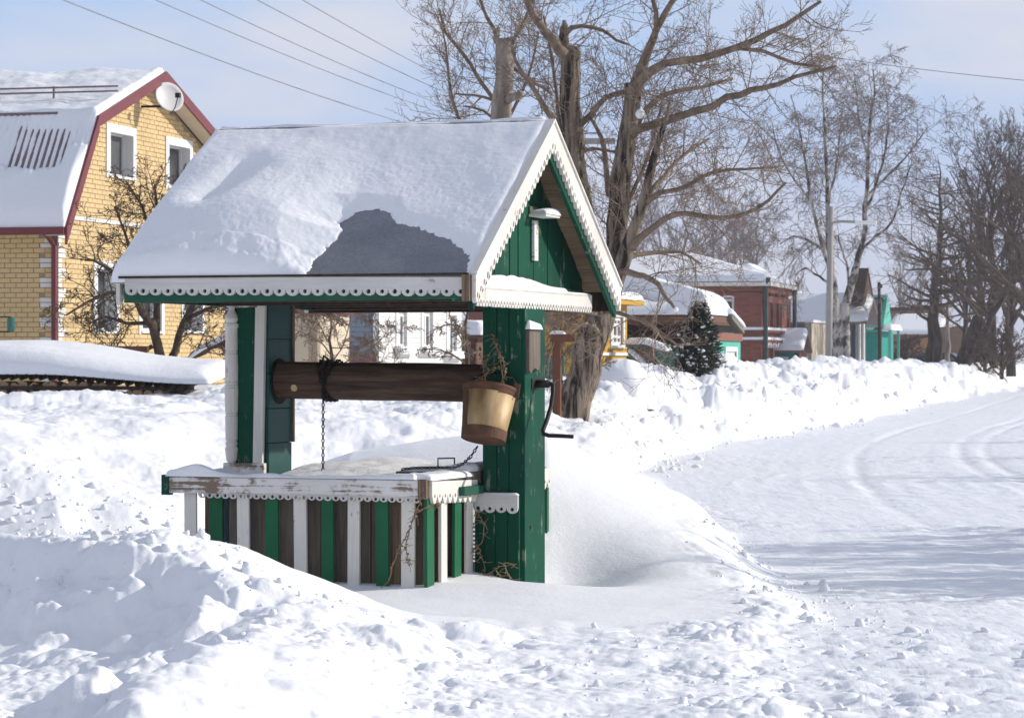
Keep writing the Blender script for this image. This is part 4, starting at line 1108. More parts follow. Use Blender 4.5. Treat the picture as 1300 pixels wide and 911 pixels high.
prism_roof(wh, -6.4, .5, pr, M['metal_roof']); snow_cover(wh, -6.4, .5, -.5, wv + .5, zprof(pr), lambda U, V: .25 + 0 * U, 30, 40, R_=.3, bottom=False)
YS = Frame(403, 60, TH)
ys_ = YS.root('yellow_shed', 'small pale yellow outbuilding left of the shaded front of the white house, seen through the well', 'shed')
wall(YS, 0, 'u', [(-.0, 0), (2.2, 0), (2.2, 2.3), (0, 2.3)], [], M['cream'], ys_)
wall(YS, 0, 'v', [(-3, 0), (0, 0), (0, 2.3), (-3, 2.3)], [], M['cream'], ys_)
mb = MB().box(-3, .1, -.1, 2.3, 2.3, 2.38); mb.build('roof', M['maroon'], ys_)
snow_cover(ys_, -3, .1, -.1, 2.3, lambda U, V: 2.38 + 0 * U, lambda U, V: .2 + 0 * U, 16, 16, R_=.2, bottom=False)
BS = Frame(604, 90, TH)
bs_ = BS.root('brown_shed', 'low brown timber shed with flat snowy roof right of the white house', 'shed')
zb_ = BS.z_at(429, 0, 0)
wall(BS, 0, 'u', [(0, 0), (6, 0), (6, zb_), (0, zb_)], [hole(BS, 0, 608, 611, 440, 452)], M['brown_boards'], bs_)
wall(BS, 0, 'v', [(-1.1, 0), (0, 0), (0, zb_), (-1.1, zb_)], [(-.8, -.25, 1.5, 2.1)], M['brown_boards'], bs_, reveal=.05)
window(0, 'v', (-.8, -.25, 1.5, 2.1), bs_, depth=.05, fr=.07, mat='rust_orange')
MB().box(-1.2, .3, -.3, 6.3, zb_, zb_ + .1).build('roof', M['brown_boards'], bs_)
snow_cover(bs_, -1.2, .35, -.35, 6.3, lambda U, V: zb_ + .1 + 0 * U, lambda U, V: .42 + .1 * fbm(U, V, 2, 2), 20, 40, R_=.35, bottom=False)

# ---- green board fence, post and yellow porch behind the gable
GF = Frame(712, 46, TH)
gf = GF.root('green_fence', 'teal green board fence behind the brown post', 'fence')
zt = GF.z_at(450, -.2, 0)
for k in range(17, 24):
    a = -3.3 + k * .14; MB().box(a, a + .136, 0, .025, .3, zt + rng.uniform(-.01, .01)).build('board', M['green_boards'] if 0 else M['green_fence'] if 'green_fence' in M else mat_paint('green_fence', (.045, .19, .15), (.2, .17, .12), .2), gf)
MB().box(-.9, .05, .03, .07, zt - .3, zt - .2).build('rail', M['green_fence'], gf)
PF = Frame(707, 33, 10)
zp = PF.z_at(424, 0, 0)
post = PF.root('post_frame', 'brown wooden post with a short snowy crossbar left of the leaning trunk', 'post')
MB().box(-.047, .047, -.045, .045, .4, zp - .09).build('post', M['brown_post'], post, bevel=.004)
MB().box(-.07, .22, -.05, .05, zp - .09, zp).build('crossbar', M['brown_post'], post, bevel=.004)
snow_cover(post, -.08, .10, -.06, .06, lambda U, V: zp + 0 * U, lambda U, V: .04 - .1 * np.maximum(U, -.02) * .3, 16, 12, R_=.05)
PY = Frame(757, 54, TH)
py = PY.root('yellow_porch_house', 'small yellow boarded house corner with a tall white-framed window', 'house')
# long front in shade hidden by the trunk, lit side with the window
vE = PY.v_at(796); zt = PY.z_at(386, 0, 1.0)
hw = hole(PY, 0, 776, 790, 402, 438)
wall(PY, 0, 'u', [(0, 0), (vE, 0), (vE, zt), (0, zt)], [hw], M['yellow_boards'], py)
wall(PY, 0, 'v', [(-1.2, 0), (0, 0), (0, zt), (-1.2, zt)], [], M['yellow_boards'], py)
MB().box(-1.2, -.2, vE - .1, vE, 0, zt).build('wall', M['yellow_boards'], py)
window(0, 'u', hw, py, depth=.06, fr=.07, mull=(.35, .68), trans=(.30, .72), casing=.12, sill=1)
z1 = PY.z_at(442, 0, 1)
MB().box(.003, .05, -.02, vE, z1 - .14, z1 - .08).build('belt_board', M['frame_white'], py)
mb = MB(); mb.box(-1.4, .30, -.3, vE + .25, zt + .002, zt + .10); mb.build('roof', M['yellow_boards'], py)
snow_cover(py, -1.4, .32, -.3, vE + .27, lambda U, V: zt + .10 - .0 * U, lambda U, V: .16 + 0 * U, 20, 24, R_=.12, bottom=False)

# ---- hip-roofed dark timber house with turquoise porch
BF = Frame(880, 60, TH)
bh_ = BF.root('dark_timber_house', 'dark timber house under a thick hipped snow roof behind the little fir', 'house')
ub = BF.u_at(794, 0); ze_ = BF.z_at(399, 0, 0); Wb = BF.v_at(898); zr_ = BF.z_at(368, -2.0, 2.2)
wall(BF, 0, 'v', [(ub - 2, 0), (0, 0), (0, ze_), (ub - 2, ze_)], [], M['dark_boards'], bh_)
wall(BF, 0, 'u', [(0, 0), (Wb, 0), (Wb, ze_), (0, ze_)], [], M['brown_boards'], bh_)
U0b, U1b, V0b, V1b = ub - 2.4, .45, -.6, Wb + .25
kh = (zr_ - ze_) / 2.0
def bz_(U, V): return ze_ + np.minimum(np.minimum((U1b - U) * kh * .95, (V - V0b) * kh), zr_ - ze_)
us = np.linspace(U0b, U1b, 40); vs_ = np.linspace(V0b, V1b, 40); U, V = np.meshgrid(us, vs_, indexing='ij'); Z = bz_(U, V)
Vt = np.stack([U, V, Z], -1).reshape(-1, 3); Vb = Vt.copy(); Vb[:, 2] -= .1
np_mesh('roof', np.concatenate([Vt, Vb]), np.concatenate([grid_faces(40, 40), grid_faces(40, 40, 1600)[:, ::-1]]), M['felt'], bh_, smooth=False)
MB().box(U0b, U1b, V0b - .02, V0b + .04, ze_ - .22, ze_ - .02).box(U1b - .04, U1b + .02, V0b, V1b, ze_ - .22, ze_ - .02).build('eave_board', M['brown_boards'], bh_)
def bsn(U, V):
    hip = (U1b - U) * .95 - (V - V0b)       # >0 on the front slope
    t = .13 + .05 * fbm(U, V, 3, 3) + .26 * sstep(.25, -.25, hip)
    bare = np.exp(-((hip - .55) / .26) ** 2) * sstep(.35, .8, V - V0b) * sstep(2.2, 1.7, V - V0b)
    return np.where(bare > .35 + .2 * fbm(U * 3, V * 3, 2, 5), -1, t)
snow_cover(bh_, U0b, U1b + .04, V0b - .04, V1b, bz_, bsn, 130, 130, R_=.28)
# turquoise porch with sloping roof on the lit side
vp = BF.v_at(940, 0.9)
pu = .50
zpo = BF.z_at(432, pu, 3); zpi = ze_ - .50
vA, vB2 = BF.v_at(906, pu), BF.v_at(940, pu)
wall(BF, pu, 'u', [(vA, 0), (vB2, 0), (vB2, zpo), (vA, zpo)], [hole(BF, pu, 921, 934, 446, 470)], M['turquoise_boards'], bh_, name='porch_wall')
window(pu, 'u', hole(BF, pu, 921, 934, 446, 470), bh_, depth=.05, fr=.1, casing=.1)
MB().box(0, pu, vA, vA + .1, 0, zpo).build('porch_wall', M['white_boards'], bh_)
MB().box(pu + .002, pu + .05, vA, vB2, zpo - .02, zpo + .14).build('porch_frieze', M['rust_orange'], bh_)
mb = MB(); mb.prism([(-.3, vB2 - 1.5, zpo + .5), (pu + .08, vB2 - 1.5, zpo + .46), (pu + .08, vB2 + .05, zpo + .15), (-.3, vB2 + .05, zpo + .2)], (0, 0, .08)); mb.build('porch_roof', M['grey_boards'], bh_)
snow_cover(bh_, -.3, pu + .12, vB2 - 1.5, vB2 + .1, lambda U, V: zpo + .56 - .32 * (V - vB2 + 1.5) / 1.75, lambda U, V: .15 + 0 * U, 20, 40, R_=.12)

# ---- green gate with curved snowy hood
QF = Frame(858, 55, TH)
gg = QF.root('green_gate', 'green board gate with a weathered grey door leaf and snow-hooded top', 'gate')
zt = QF.z_at(447, -.3, 0)
def addb(x0, x1, ytop, m, v=0, lab=None, nm='board'):
    a, b = QF.u_at(x0, v), QF.u_at(x1, v); z = QF.z_at(ytop, a, v); n = max(1, int((b - a) / .14)); 
    for k in range(n):
        p, q = a + (b - a) * k / n, a + (b - a) * (k + 1) / n; MB().box(p + .001, q - .004, v, v + .03, .4, z + rng.uniform(-.01, .01)).build(nm, M[m], gg)
addb(795, 812, 452, 'green_fence'); addb(832, 862, 445, 'green_fence'); addb(814, 831, 440, 'grey_board', -.04, nm='door_board')
a, b = QF.u_at(796, 0), QF.u_at(850, 0); zh = QF.z_at(437, -1, 0)
MB().box(a, b, -.1, .12, zh - .06, zh).build('hood', M['green_fence'], gg)
snow_cover(gg, a, b, -.2, .3, lambda U, V: zh - .14 * sstep(b - .5, b, U), lambda U, V: .13 + 0 * U, 60, 14, R_=.12)
a2, b2 = QF.u_at(797, -.3), QF.u_at(816, -.3); zz = QF.z_at(446, a2, -.3)
mb = MB(); mb.prism([(a2, -.3, zz - .3 * 0), (b2, -.3, zz - .26), (b2, -.3, zz - .32), (a2, -.3, zz - .06)], (0, .3, 0)); mb.build('small_hood', M['green_fence'], gg)
snow_cover(gg, a2, b2 + .03, -.34, .02, lambda U, V: zz - .26 * (U - a2) / (b2 - a2), lambda U, V: .09 + 0 * U, 20, 12, R_=.06)

# ---- red brick house
RF = Frame(968, 130, TH)
rh = RF.root('red_brick_house', 'red brick house with hipped snowy roof and rows of blind arches', 'house')
ze_ = RF.z_at(357, 0, 0); Wr = RF.v_at(1001, 0); ul = -14
hwn = (RF.u_at(917, 0), RF.u_at(932, 0), RF.z_at(425, -1.5, 0), RF.z_at(379, -1.5, 0))
wall(RF, 0, 'v', [(ul, 0), (0, 0), (0, ze_), (ul, ze_)], [hwn], M['red_brick'], rh, reveal=.2)
nich = [hole(RF, 0, 968 + a, 968 + b, 374, 417) for a, b in ((4, 8), (11.5, 16), (19, 24))]
nich2 = [hole(RF, 0, 968 + a, 968 + b, 441, 475) for a, b in ((3, 7), (9, 13.5), (15.5, 20), (22, 26.5))]
wall(RF, 0, 'u', [(0, 0), (Wr, 0), (Wr, ze_), (0, ze_)], nich + nich2, M['red_brick'], rh, reveal=.22)
MB().box(-.42, -.3, .1, Wr - .1, 0, ze_).build('inner_wall', M['red_brick'], rh)
mb = MB()
for h in nich:
    c = (h[0] + h[1]) / 2; mb.box(-.25, -.12, c - .16, c + .20, h[2] + .1, h[3] - .6)
mb.build('niche_panel', M['white_brick'], rh)
w_ = window(0, 'v', hwn, rh, depth=.12, fr=.12, mull=(), trans=(.7,), casing=.0)
a, b, z0, z1 = hwn; mb = MB(); n = 9
ring = lambda r, k: ((a + b) / 2 + r * math.cos(math.pi * k / n), z1 - .05 + r * .45 * math.sin(math.pi * k / n))
for k in range(n):
    p, q = ring((b - a) / 2 + .16, k), ring((b - a) / 2 + .16, k + 1); s_, t_ = ring((b - a) / 2 - .02, k), ring((b - a) / 2 - .02, k + 1)
    mb.prism([(p[0], -.03, p[1]), (q[0], -.03, q[1]), (t_[0], -.03, t_[1]), (s_[0], -.03, s_[1])], (0, .08, 0))
mb.build('window_arch', M['frame_white'], rh)
mb = MB()   # brick piers and cornices
for p in (RF.u_at(945, 0), -.25): mb.box(p - .45, p + .25 if p < -.3 else -.01, -.14, -.002, 0, ze_ - .5)
mb.box(ul, .1, -.2, -.003, ze_ - .45, ze_ - .05); mb.box(.003, .2, -.2, Wr + .1, ze_ - .5, ze_ - .05); mb.box(.003, .12, 0, Wr, ze_ - .95, ze_ - .65)
for v in (.15, Wr - .35): mb.box(.003, .12, v, v + .3, 0, ze_ - .95)
for h in nich:
    c = (h[0] + h[1]) / 2; w2 = (h[1] - h[0]) / 2 + .14
    for s_ in (-1, 1): mb.prism([(.003, c, h[3] + .55), (.003, c + s_ * w2, h[3] + .05), (.003, c + s_ * w2, h[3] - .12), (.003, c, h[3] + .3)], (.12, 0, 0))
    mb.box(.003, .14, h[0] - .3, h[0] - .08, h[2], h[3] + .1)
mb.build('brick_relief', M['red_brick'], rh)
for (x, y) in ((0, 418), (0, 430.5)):
    zc = RF.z_at(y, 0, 0)
    MB().box(-.5, .22, -.22, -.003, zc - .14, zc - .02).build('cornice', M['red_brick'], rh); MB().box(.003, .22, 0.0, Wr, zc - .14, zc - .02).build('cornice', M['red_brick'], rh)
    MB().box(-3.4, .24, -.24, -.002, zc - .02, zc + .10).build('snow_ledge', M['snow'], rh); MB().box(.002, .24, -.001, Wr, zc - .02, zc + .10).build('snow_ledge', M['snow'], rh)
for h in nich2:
    c = (h[0] + h[1]) / 2; mb = MB()
    for s_ in (-1, 1): mb.prism([(.003, c, h[3] + .42), (.003, c + s_ * .55, h[3] + .12), (.003, c + s_ * .55, h[3] - .02), (.003, c, h[3] + .28)], (.16, 0, 0))
    mb.build('snow_ledge', M['snow'], rh)
U1r, V0r = .45, -.45; 
vr = 4.2; kh2 = (RF.z_at(327, RF.u_at(924, vr), vr) - ze_) / (vr - V0r)
def rz_(U, V): return ze_ + np.minimum(np.minimum(kh2 * (V - V0r), kh2 * 1.0 * (U1r - U)), kh2 * np.maximum(2 * vr - V0r * 1 - V, 0) + 0)
snow_cover(rh, ul, U1r, V0r, 2 * vr - V0r, rz_, lambda U, V: .25 + .04 * fbm(U, V, 2, 2), 70, 60, R_=.12)
mb = MB()
mb.box(ul, U1r, V0r, V0r + .06, ze_ - .22, ze_ - .04); mb.box(U1r - .06, U1r, V0r, 9, ze_ - .22, ze_ - .04); mb.build('gutter', M['white_paint'], rh)
for (uu, vv) in ((.2, -.3), (.3, Wr)): MB().tube([(uu, vv, .3), (uu, vv, ze_ - .4), (uu + .15, vv - .1, ze_ + .15)], .11, 8).build('drainpipe', M['dark_pipe'], rh)

# ---- more of the street beyond
def simple_house(name, label, cat, px, Z, pxe, z_e, front, side, ulen, roofkind='gable_u', rise=1.5, ovh=.4, snow=.3, group=None, roofm='metal_roof'):
    f = Frame(px, Z, TH); r = f.root(name, label, cat, group); Wd = f.v_at(pxe, 0)
    wall(f, 0, 'v', [(-ulen, 0), (0, 0), (0, z_e), (-ulen, z_e)], [], M[front], r)
    wall(f, 0, 'u', [(0, 0), (Wd, 0), (Wd, z_e), (Wd / 2, z_e + (rise if roofkind == 'gable_u' else 0)), (0, z_e)], [], M[side], r)
    if roofkind == 'gable_u':
        pr = [(-ovh, z_e - ovh * rise / (Wd / 2)), (Wd / 2, z_e + rise), (Wd + ovh, z_e - ovh * rise / (Wd / 2))]
        prism_roof(r, -ulen - ovh, ovh, pr, M[roofm], t=.12)
        if snow: snow_cover(r, -ulen - ovh, ovh, -ovh, Wd + ovh, zprof(pr), lambda U, V: snow + 0 * U, 24, 40, R_=snow, bottom=False)
    else:      # ridge running away from the street: gable faces us
        pu = np.array([(-ulen - ovh, z_e - .1), (-ulen / 2, z_e + rise), (ovh, z_e - .1)])
        mb = MB()
        for a, b in ((0, 1), (1, 2)): mb.add([(pu[a][0], -ovh, pu[a][1]), (pu[b][0], -ovh, pu[b][1]), (pu[b][0], Wd + ovh, pu[b][1]), (pu[a][0], Wd + ovh, pu[a][1]), (pu[a][0], -ovh, pu[a][1] - .14), (pu[b][0], -ovh, pu[b][1] - .14), (pu[b][0], Wd + ovh, pu[b][1] - .14), (pu[a][0], Wd + ovh, pu[a][1] - .14)],
               [(0, 1, 2, 3), (7, 6, 5, 4), (0, 4, 5, 1), (2, 6, 7, 3), (1, 5, 6, 2), (3, 7, 4, 0)])
        mb.build('roof', M[roofm], r)
        MB().prism([(-ulen, -.002, z_e), (0, -.002, z_e), (-ulen / 2, -.002, z_e + rise - .15)], (0, .1, 0)).build('gable', M[front], r)
        if snow: snow_cover(r, -ulen - ovh, ovh, -ovh, Wd + ovh, lambda U, V: np.interp(U, pu[:, 0], pu[:, 1]), lambda U, V: snow + 0 * U, 40, 24, R_=snow, bottom=False)
    return f, r, Wd
# grey house with a dark teal verge
f, r, Wd = simple_house('grey_gable_house', 'grey-blue house with dark green verge and broad snowy roof beyond the brick house', 'house', 1050, 158, 1056, 3.6, 'slate_boards', 'slate_boards', 9, 'gable_v', 2.9, .5, .35, roofm='dark_pipe')
zt = f.z_at(432, -1, 0)
MB().box(-6, -.1, -.06, -.004, zt - .8, zt).build('wall_band', M['tan_boards'], r)
# beige slab fence
f = Frame(1030, 140, TH); ff = f.root('slab_fence', 'tall beige slab fence standing behind the concrete lamp pole', 'fence')
zt = f.z_at(409, 0, 0); ve = f.v_at(1056, 0); ua = f.u_at(1022, 0)
MB().box(ua, 0, 0, .15, 0, zt).build('panel', M['concrete_slabs'], ff); mb = MB(); n = 4
for k in range(n): MB().box(-.1, 0, .16 + (ve - .16) * k / n + .01, .16 + (ve - .16) * (k + 1) / n - .02, 0, zt - .05).build('panel', M['beige_boards'], ff)
MB().box(ua, .1, -.05, ve, zt, zt + .12).build('snow_cover', M['snow'], ff)
# kiosk-like gate house with snow roof
f, r, Wd = simple_house('small_gatehouse', 'little brick and green gatehouse with a snowy gable roof beside the brick house', 'gatehouse', 1014, 134, 1024, 1.95, 'teal_boards', 'red_brick', 1.6, 'gable_u', .75, .25, .2)
for v in (.3, 1.2, 2.0): MB().box(.01, .10, v, v + .16, .3, 1.5).build('pilaster', M['white_brick'], r)
MB().box(-1.3, -.5, -.06, -.005, 1.25, 1.5).build('sign_board', M['frame_white'], r)
# carved house with pointed dormer
f, r, Wd = simple_house('dormer_house', 'old house with a tall pointed dark dormer and snow on its eaves behind the birch', 'house', 1086, 150, 1099, 3.7, 'slate_boards', 'slate_boards', 7, 'gable_u', 1.0, .7, .3)
d0, d1 = f.v_at(1091, .3), f.v_at(1107, .3); zd = f.z_at(386, .3, (d0 + d1) / 2); zq = f.z_at(346, .3, (d0 + d1) / 2)
mb = MB(); mb.prism([(.4, d0, zd), (.4, d1, zd), (.4, (d0 + d1) / 2, zq)], (-.8, 0, 0)); mb.build('dormer', M['brown_boards'], r)
mb = MB(); mb.prism([(.45, d0 - .15, zd), (.45, (d0 + d1) / 2, zq + .25), (.45, (d0 + d1) / 2, zq), (.45, d0 + .1, zd)], (-.9, 0, 0)); mb.prism([(.45, d1 + .15, zd), (.45, (d0 + d1) / 2, zq + .25), (.45, (d0 + d1) / 2, zq), (.45, d1 - .1, zd)], (-.9, 0, 0)); mb.build('dormer_roof', M['dark_boards'], r)
mb = MB(); a_ = f.v_at(1078 + 12, 0)
for v in (.6, 2.2): mb.box(.02, .16, v, v + .35, .6, 3.9)
mb.build('pilaster', M['white_brick'], r)
window(0, 'v', (-1.9, -.5, 2.1, 3.3), r, depth=-.03, fr=.16, casing=.2, mull=(.5,))
for (aa, bb) in ((-2.2, .0),):
    MB().box(aa, bb, -1.4, -.1, 1.0, 1.12).build('porch_roof', M['dark_boards'], r)
    snow_cover(r, aa - .1, bb + .1, -1.5, -.1, lambda U, V: 1.12 + 0 * U, lambda U, V: .42 + 0 * U, 16, 16, R_=.35)
for u in (-2.1, -1.1, -.12): MB().box(u, u + .12, -1.3, -1.18, .2, 1.0).build('porch_post', M['white_brick'], r)
# grey and turquoise house with a round emblem
f = Frame(1119, 165, TH); r = f.root('turquoise_house', 'house with grey boarding above turquoise, a round white emblem and pointed turquoise gable', 'house')
ua = f.u_at(1092, 0); z1 = f.z_at(380, 0, 0); z2 = f.z_at(420, 0, 0); ve = f.v_at(1134, 0)
wall(f, 0, 'v', [(ua, z2), (0, z2), (0, z1), (ua, z1)], [], M['slate_boards'], r)
wall(f, .0, 'v', [(ua, 0), (0, 0), (0, z2 - .05), (ua, z2 - .05)], [], M['teal_boards'], r)
wall(f, 0, 'u', [(0, 0), (ve, 0), (ve, z2), (0, z2)], [], M['teal_boards'], r)
MB().box(ua, .05, -.08, -.004, z2 - .06, z2 + .06).build('belt_board', M['turquoise_boards'], r)
MB().box(ua, .1, -.1, 3, z1, z1 + .12).build('roof', M['dark_pipe'], r)
uc_ = f.u_at(1105, 0); zc = f.z_at(409, uc_, 0)
e = MB().lathe([(.30, 0), (.34, .03), (.30, .05)], sides=24); e = e.build('emblem', M['frame_white'], r); e.matrix_local = Matrix.Translation((uc_, -.03, zc)) @ Matrix.Scale(1.45, 4, (0, 0, 1)) @ Matrix.Rotation(R(90), 4, 'X')
mb = MB(); mb.prism([(uc_ - .15, -.10, zc - .1), (uc_ + .15, -.10, zc - .1), (uc_, -.10, zc + .18)], (0, .01, 0)); mb.prism([(uc_ - .15, -.104, zc + .05), (uc_ + .15, -.104, zc + .05), (uc_, -.104, zc - .22)], (0, .01, 0)); mb.build('emblem_figure', M['sign_red'], r)
g0, g1 = f.v_at(1121, .2), f.v_at(1133, .2); gm = (g0 + g1) / 2; zg0 = f.z_at(416, .2, gm); zg1 = f.z_at(374, .2, gm)
MB().prism([(.2, g0, zg0), (.2, g1, zg0), (.2, gm, zg1)], (-2.5, 0, 0)).build('gable', M['turquoise_boards'], r)
snow_cover(r, .1, .8, g0, g1, lambda U, V: zg0 - .15 + 0 * U, lambda U, V: .35 + 0 * U, 10, 16, R_=.2)
for v in (g0 + .2, g1 - .3): MB().box(.5, .65, v, v + .14, .2, zg0 - .1).build('porch_post', M['turquoise_boards'], r)
# long brown building far off, sheds and their roofs
f = Frame(1185, 260, TH); r = f.root('long_brown_building', 'long low brown building far down the street under a pale roof', 'building')
ua = f.u_at(1128, 0); z1 = f.z_at(394, 0, 0); z2 = f.z_at(408, 0, 0)
MB().box(ua, 0, 0, 8, 0, z1).build('wall', M['tan_boards'], r); MB().box(ua - .3, .3, -.5, 8.5, z1, z1 + .3).build('roof', M['dark_boards'], r)
f = Frame(1190, 225, TH); r = f.root('low_snowy_shed', 'low shed whose snow-covered roof shows in front of the long brown building', 'shed')
ua = f.u_at(1132, 0); z1 = f.z_at(424, 0, 0)
MB().box(ua, 0, 0, 5, 0, z1).build('wall', M['tan_boards'], r)
snow_cover(r, ua - .4, .4, -.5, 5, lambda U, V: z1 + .28 * (V + .5) , lambda U, V: .25 + 0 * U, 20, 20, R_=.3)
f = Frame(1262, 215, 40); r = f.root('brown_board_fence', 'tall brown board fence behind the larch trunk and parked car', 'fence')
ua = f.u_at(1190, 0); z1 = f.z_at(414, ua / 2, 0); n = 16
for k in range(n): MB().box(ua + (-ua) * k / n, ua + (-ua) * (k + 1) / n - .03, rng.uniform(0, .05), .12, 0, z1 + rng.uniform(-.08, .08)).build('board', M['tan_boards'], r)
mat_plain('road_hut_wall', (.35, .2, .08), .8)
f = Frame(1180, 195, TH); r = f.root('ochre_hut', 'small ochre hut with a sagging snowy roof left of the larch trunk', 'hut')
ua = f.u_at(1158, 0); z1 = f.z_at(428, 0, 0)
MB().box(ua, 0, 0, 3, 0, z1).build('wall', M['road_hut_wall'], r)
mb = MB(); mb.prism([(ua - 1.2, -.3, z1 - .3), (.3, -.3, z1 + .25), (.3, -.3, z1 + .1), (ua - 1.2, -.3, z1 - .45)], (0, 3.5, 0)); mb.build('roof', M['dark_boards'], r)

# ---- poles and wires
def pole(x, ybase, ytop, Z, wpx, m, name, label, cat='pole', tilt=0):
    p0, p1 = at(x, ybase, Z), at(x + tilt, ytop, Z); t = thing(name, label, cat, (p0.x, p0.y, 0)); r = wpx / F * Z / 2
    MB().tube([(0, 0, p0.z - .8), (p1.x - p0.x, 0, p1.z)], [r * 1.12, r * .85], 8).build('shaft', M[m], t, smooth=True); return t, p0, p1
t, p0, p1 = pole(1051, 470, 262, 104, 8.5, 'concrete', 'lamp_pole', 'pale concrete street pole with side arm in front of the birch', 'utility pole', 4)
zc = at(0, 293, 104).z
MB().tube([(.1, 0, zc + .3), (.5, -.1, zc + .34), (1.15, -.3, zc + .3)], .05, 6).build('arm', M['concrete'], t)
mb = MB(); mb.box(.95, 1.75, -.42, -.18, zc + .22, zc + .36); mb.build('lamp_head', M['frame_white'], t, bevel=.03)
t, p0, p1 = pole(1117, 468, 358, 142, 4.6, 'dark_wood', 'dark_pole', 'plain dark wooden pole in front of the turquoise house', 'utility pole', -1)
MB().box(-.12, .12, -.05, .05, p1.z - .3, p1.z - .1).build('cap', M['dark_wood'], t)
t, pa, pb = pole(739, 480, 168, 60, 10, 'concrete', 'concrete_pole', 'grey concrete pole rising between the poplar trunks behind the gable', 'utility pole', 0)
MB().box(-.7, .7, -.06, .06, pb.z - .25, pb.z - .13).build('crossarm', M['concrete'], t)
def wire(P, Q, sag, label, rad, cat='wire'):
    n = 24; pts = [P.lerp(Q, i / n) - Vector((0, 0, sag * 4 * (i / n) * (1 - i / n))) for i in range(n + 1)]
    o = MB().tube(pts, rad, 4).build('overhead_wire', M['wire'], None); tagit(o, label, 'wire', 'overhead wires')
wire(at(60, -8, 24), at(740, 205, 60), .25, 'lowest overhead wire crossing the sky above the yellow house', .006)
wire(at(170, -12, 24), at(738, 186, 60), .22, 'second overhead wire from the left, meeting the sky edge left of the tree', .005)
wire(at(225, -14, 24), at(742, 182, 60), .22, 'third overhead wire from the left above the well roof', .005)
wire(at(300, -14, 24), at(748, 178, 60), .2, 'fourth overhead wire from the left above the well roof', .005)
wire(at(360, -14, 24), at(756, 172, 60), .2, 'rightmost of the wires on the left side of the sky', .0045)
wire(at(770, 18, 60), at(1420, 112, 48), .2, 'single overhead wire running to the right edge of the sky', .008)

# ---- parked car by the larch
cf = Frame(1184, 165, 20)
car = cf.root('parked_car', 'dark blue hatchback with a snowy bonnet parked behind the snow bank', 'car')
car.location.z = .32
pf = [(-2.15, .55), (-2.1, .80), (-1.15, .98), (-.55, 1.42), (.2, 1.50), (1.2, 1.44), (1.75, 1.05), (2.0, .98), (2.05, .5), (1.9, .35), (-2.0, .35)]
mb = MB()
secs = [(-.80, .92, .0), (-.76, 1, .02), (.76, 1, .02), (.80, .92, .0)]
n = len(pf); vs = []
for (y, s_, zz) in secs:
    for (x, z) in pf: vs.append((x * (1 if abs(y) < .78 else .985), y * (1 if z < 1.0 else .86), .35 + (z - .35) * (1 if abs(y) < .78 else .97)))
fs = []
for k in range(3):
    for i in range(n): j = (i + 1) % n; fs.append((k * n + i, (k + 1) * n + i, (k + 1) * n + j, k * n + j))
fs.append(tuple(range(n))); fs.append(tuple(3 * n + i for i in range(n))[::-1]); mb.add(vs, fs); mb.build('body', M['car_paint'], car, bevel=.03)
for sgn in (-1, 1):
    y = sgn * .695
    mb = MB(); mb.prism([(-1.0, y, 1.0), (-.5, y, 1.36), (.2, y, 1.42), (1.1, y, 1.38), (1.5, y, 1.02)], (0, sgn * .03, 0)); mb.build('side_window', M['glass'], car)
mb = MB(); mb.prism([(-1.12, -.62, 1.0), (-1.12, .62, 1.0), (-.60, .6, 1.40), (-.60, -.6, 1.40)], (-.03, 0, .03)); mb.build('windscreen', M['glass'], car)
for x in (-1.35, 1.3):
    for sgn in (-1, 1):
        w_ = MB().lathe([(.22, -.1), (.31, -.1), (.33, -.05), (.33, .05), (.31, .1), (.22, .1)], sides=16).build('tyre', M['rubber'], car); w_.matrix_local = Matrix.Translation((x, sgn * .72, .33)) @ Matrix.Rotation(R(90), 4, 'X')
        h_ = MB().lathe([(.05, -.07), (.22, -.08), (.22, .08), (.05, .07)], sides=12).build('rim', M['concrete'], car); h_.matrix_local = Matrix.Translation((x, sgn * .72, .33)) @ Matrix.Rotation(R(90), 4, 'X')
for sgn in (-1, 1): MB().box(1.72, 2.04, sgn * .66 - .1, sgn * .66 + .1, .95, 1.35).build('tail_lamp', M['red_lamp'], car, bevel=.02)
for sgn in (-1, 1): MB().box(-2.16, -2.0, sgn * .6 - .13, sgn * .6 + .13, .66, .80).build('headlight', M['glass'], car, bevel=.02)
snow_cover(car, -2.0, -1.2, -.68, .68, lambda U, V: .84 + .2 * (U + 2.0) , lambda U, V: .12 + 0 * U, 14, 14, R_=.15)

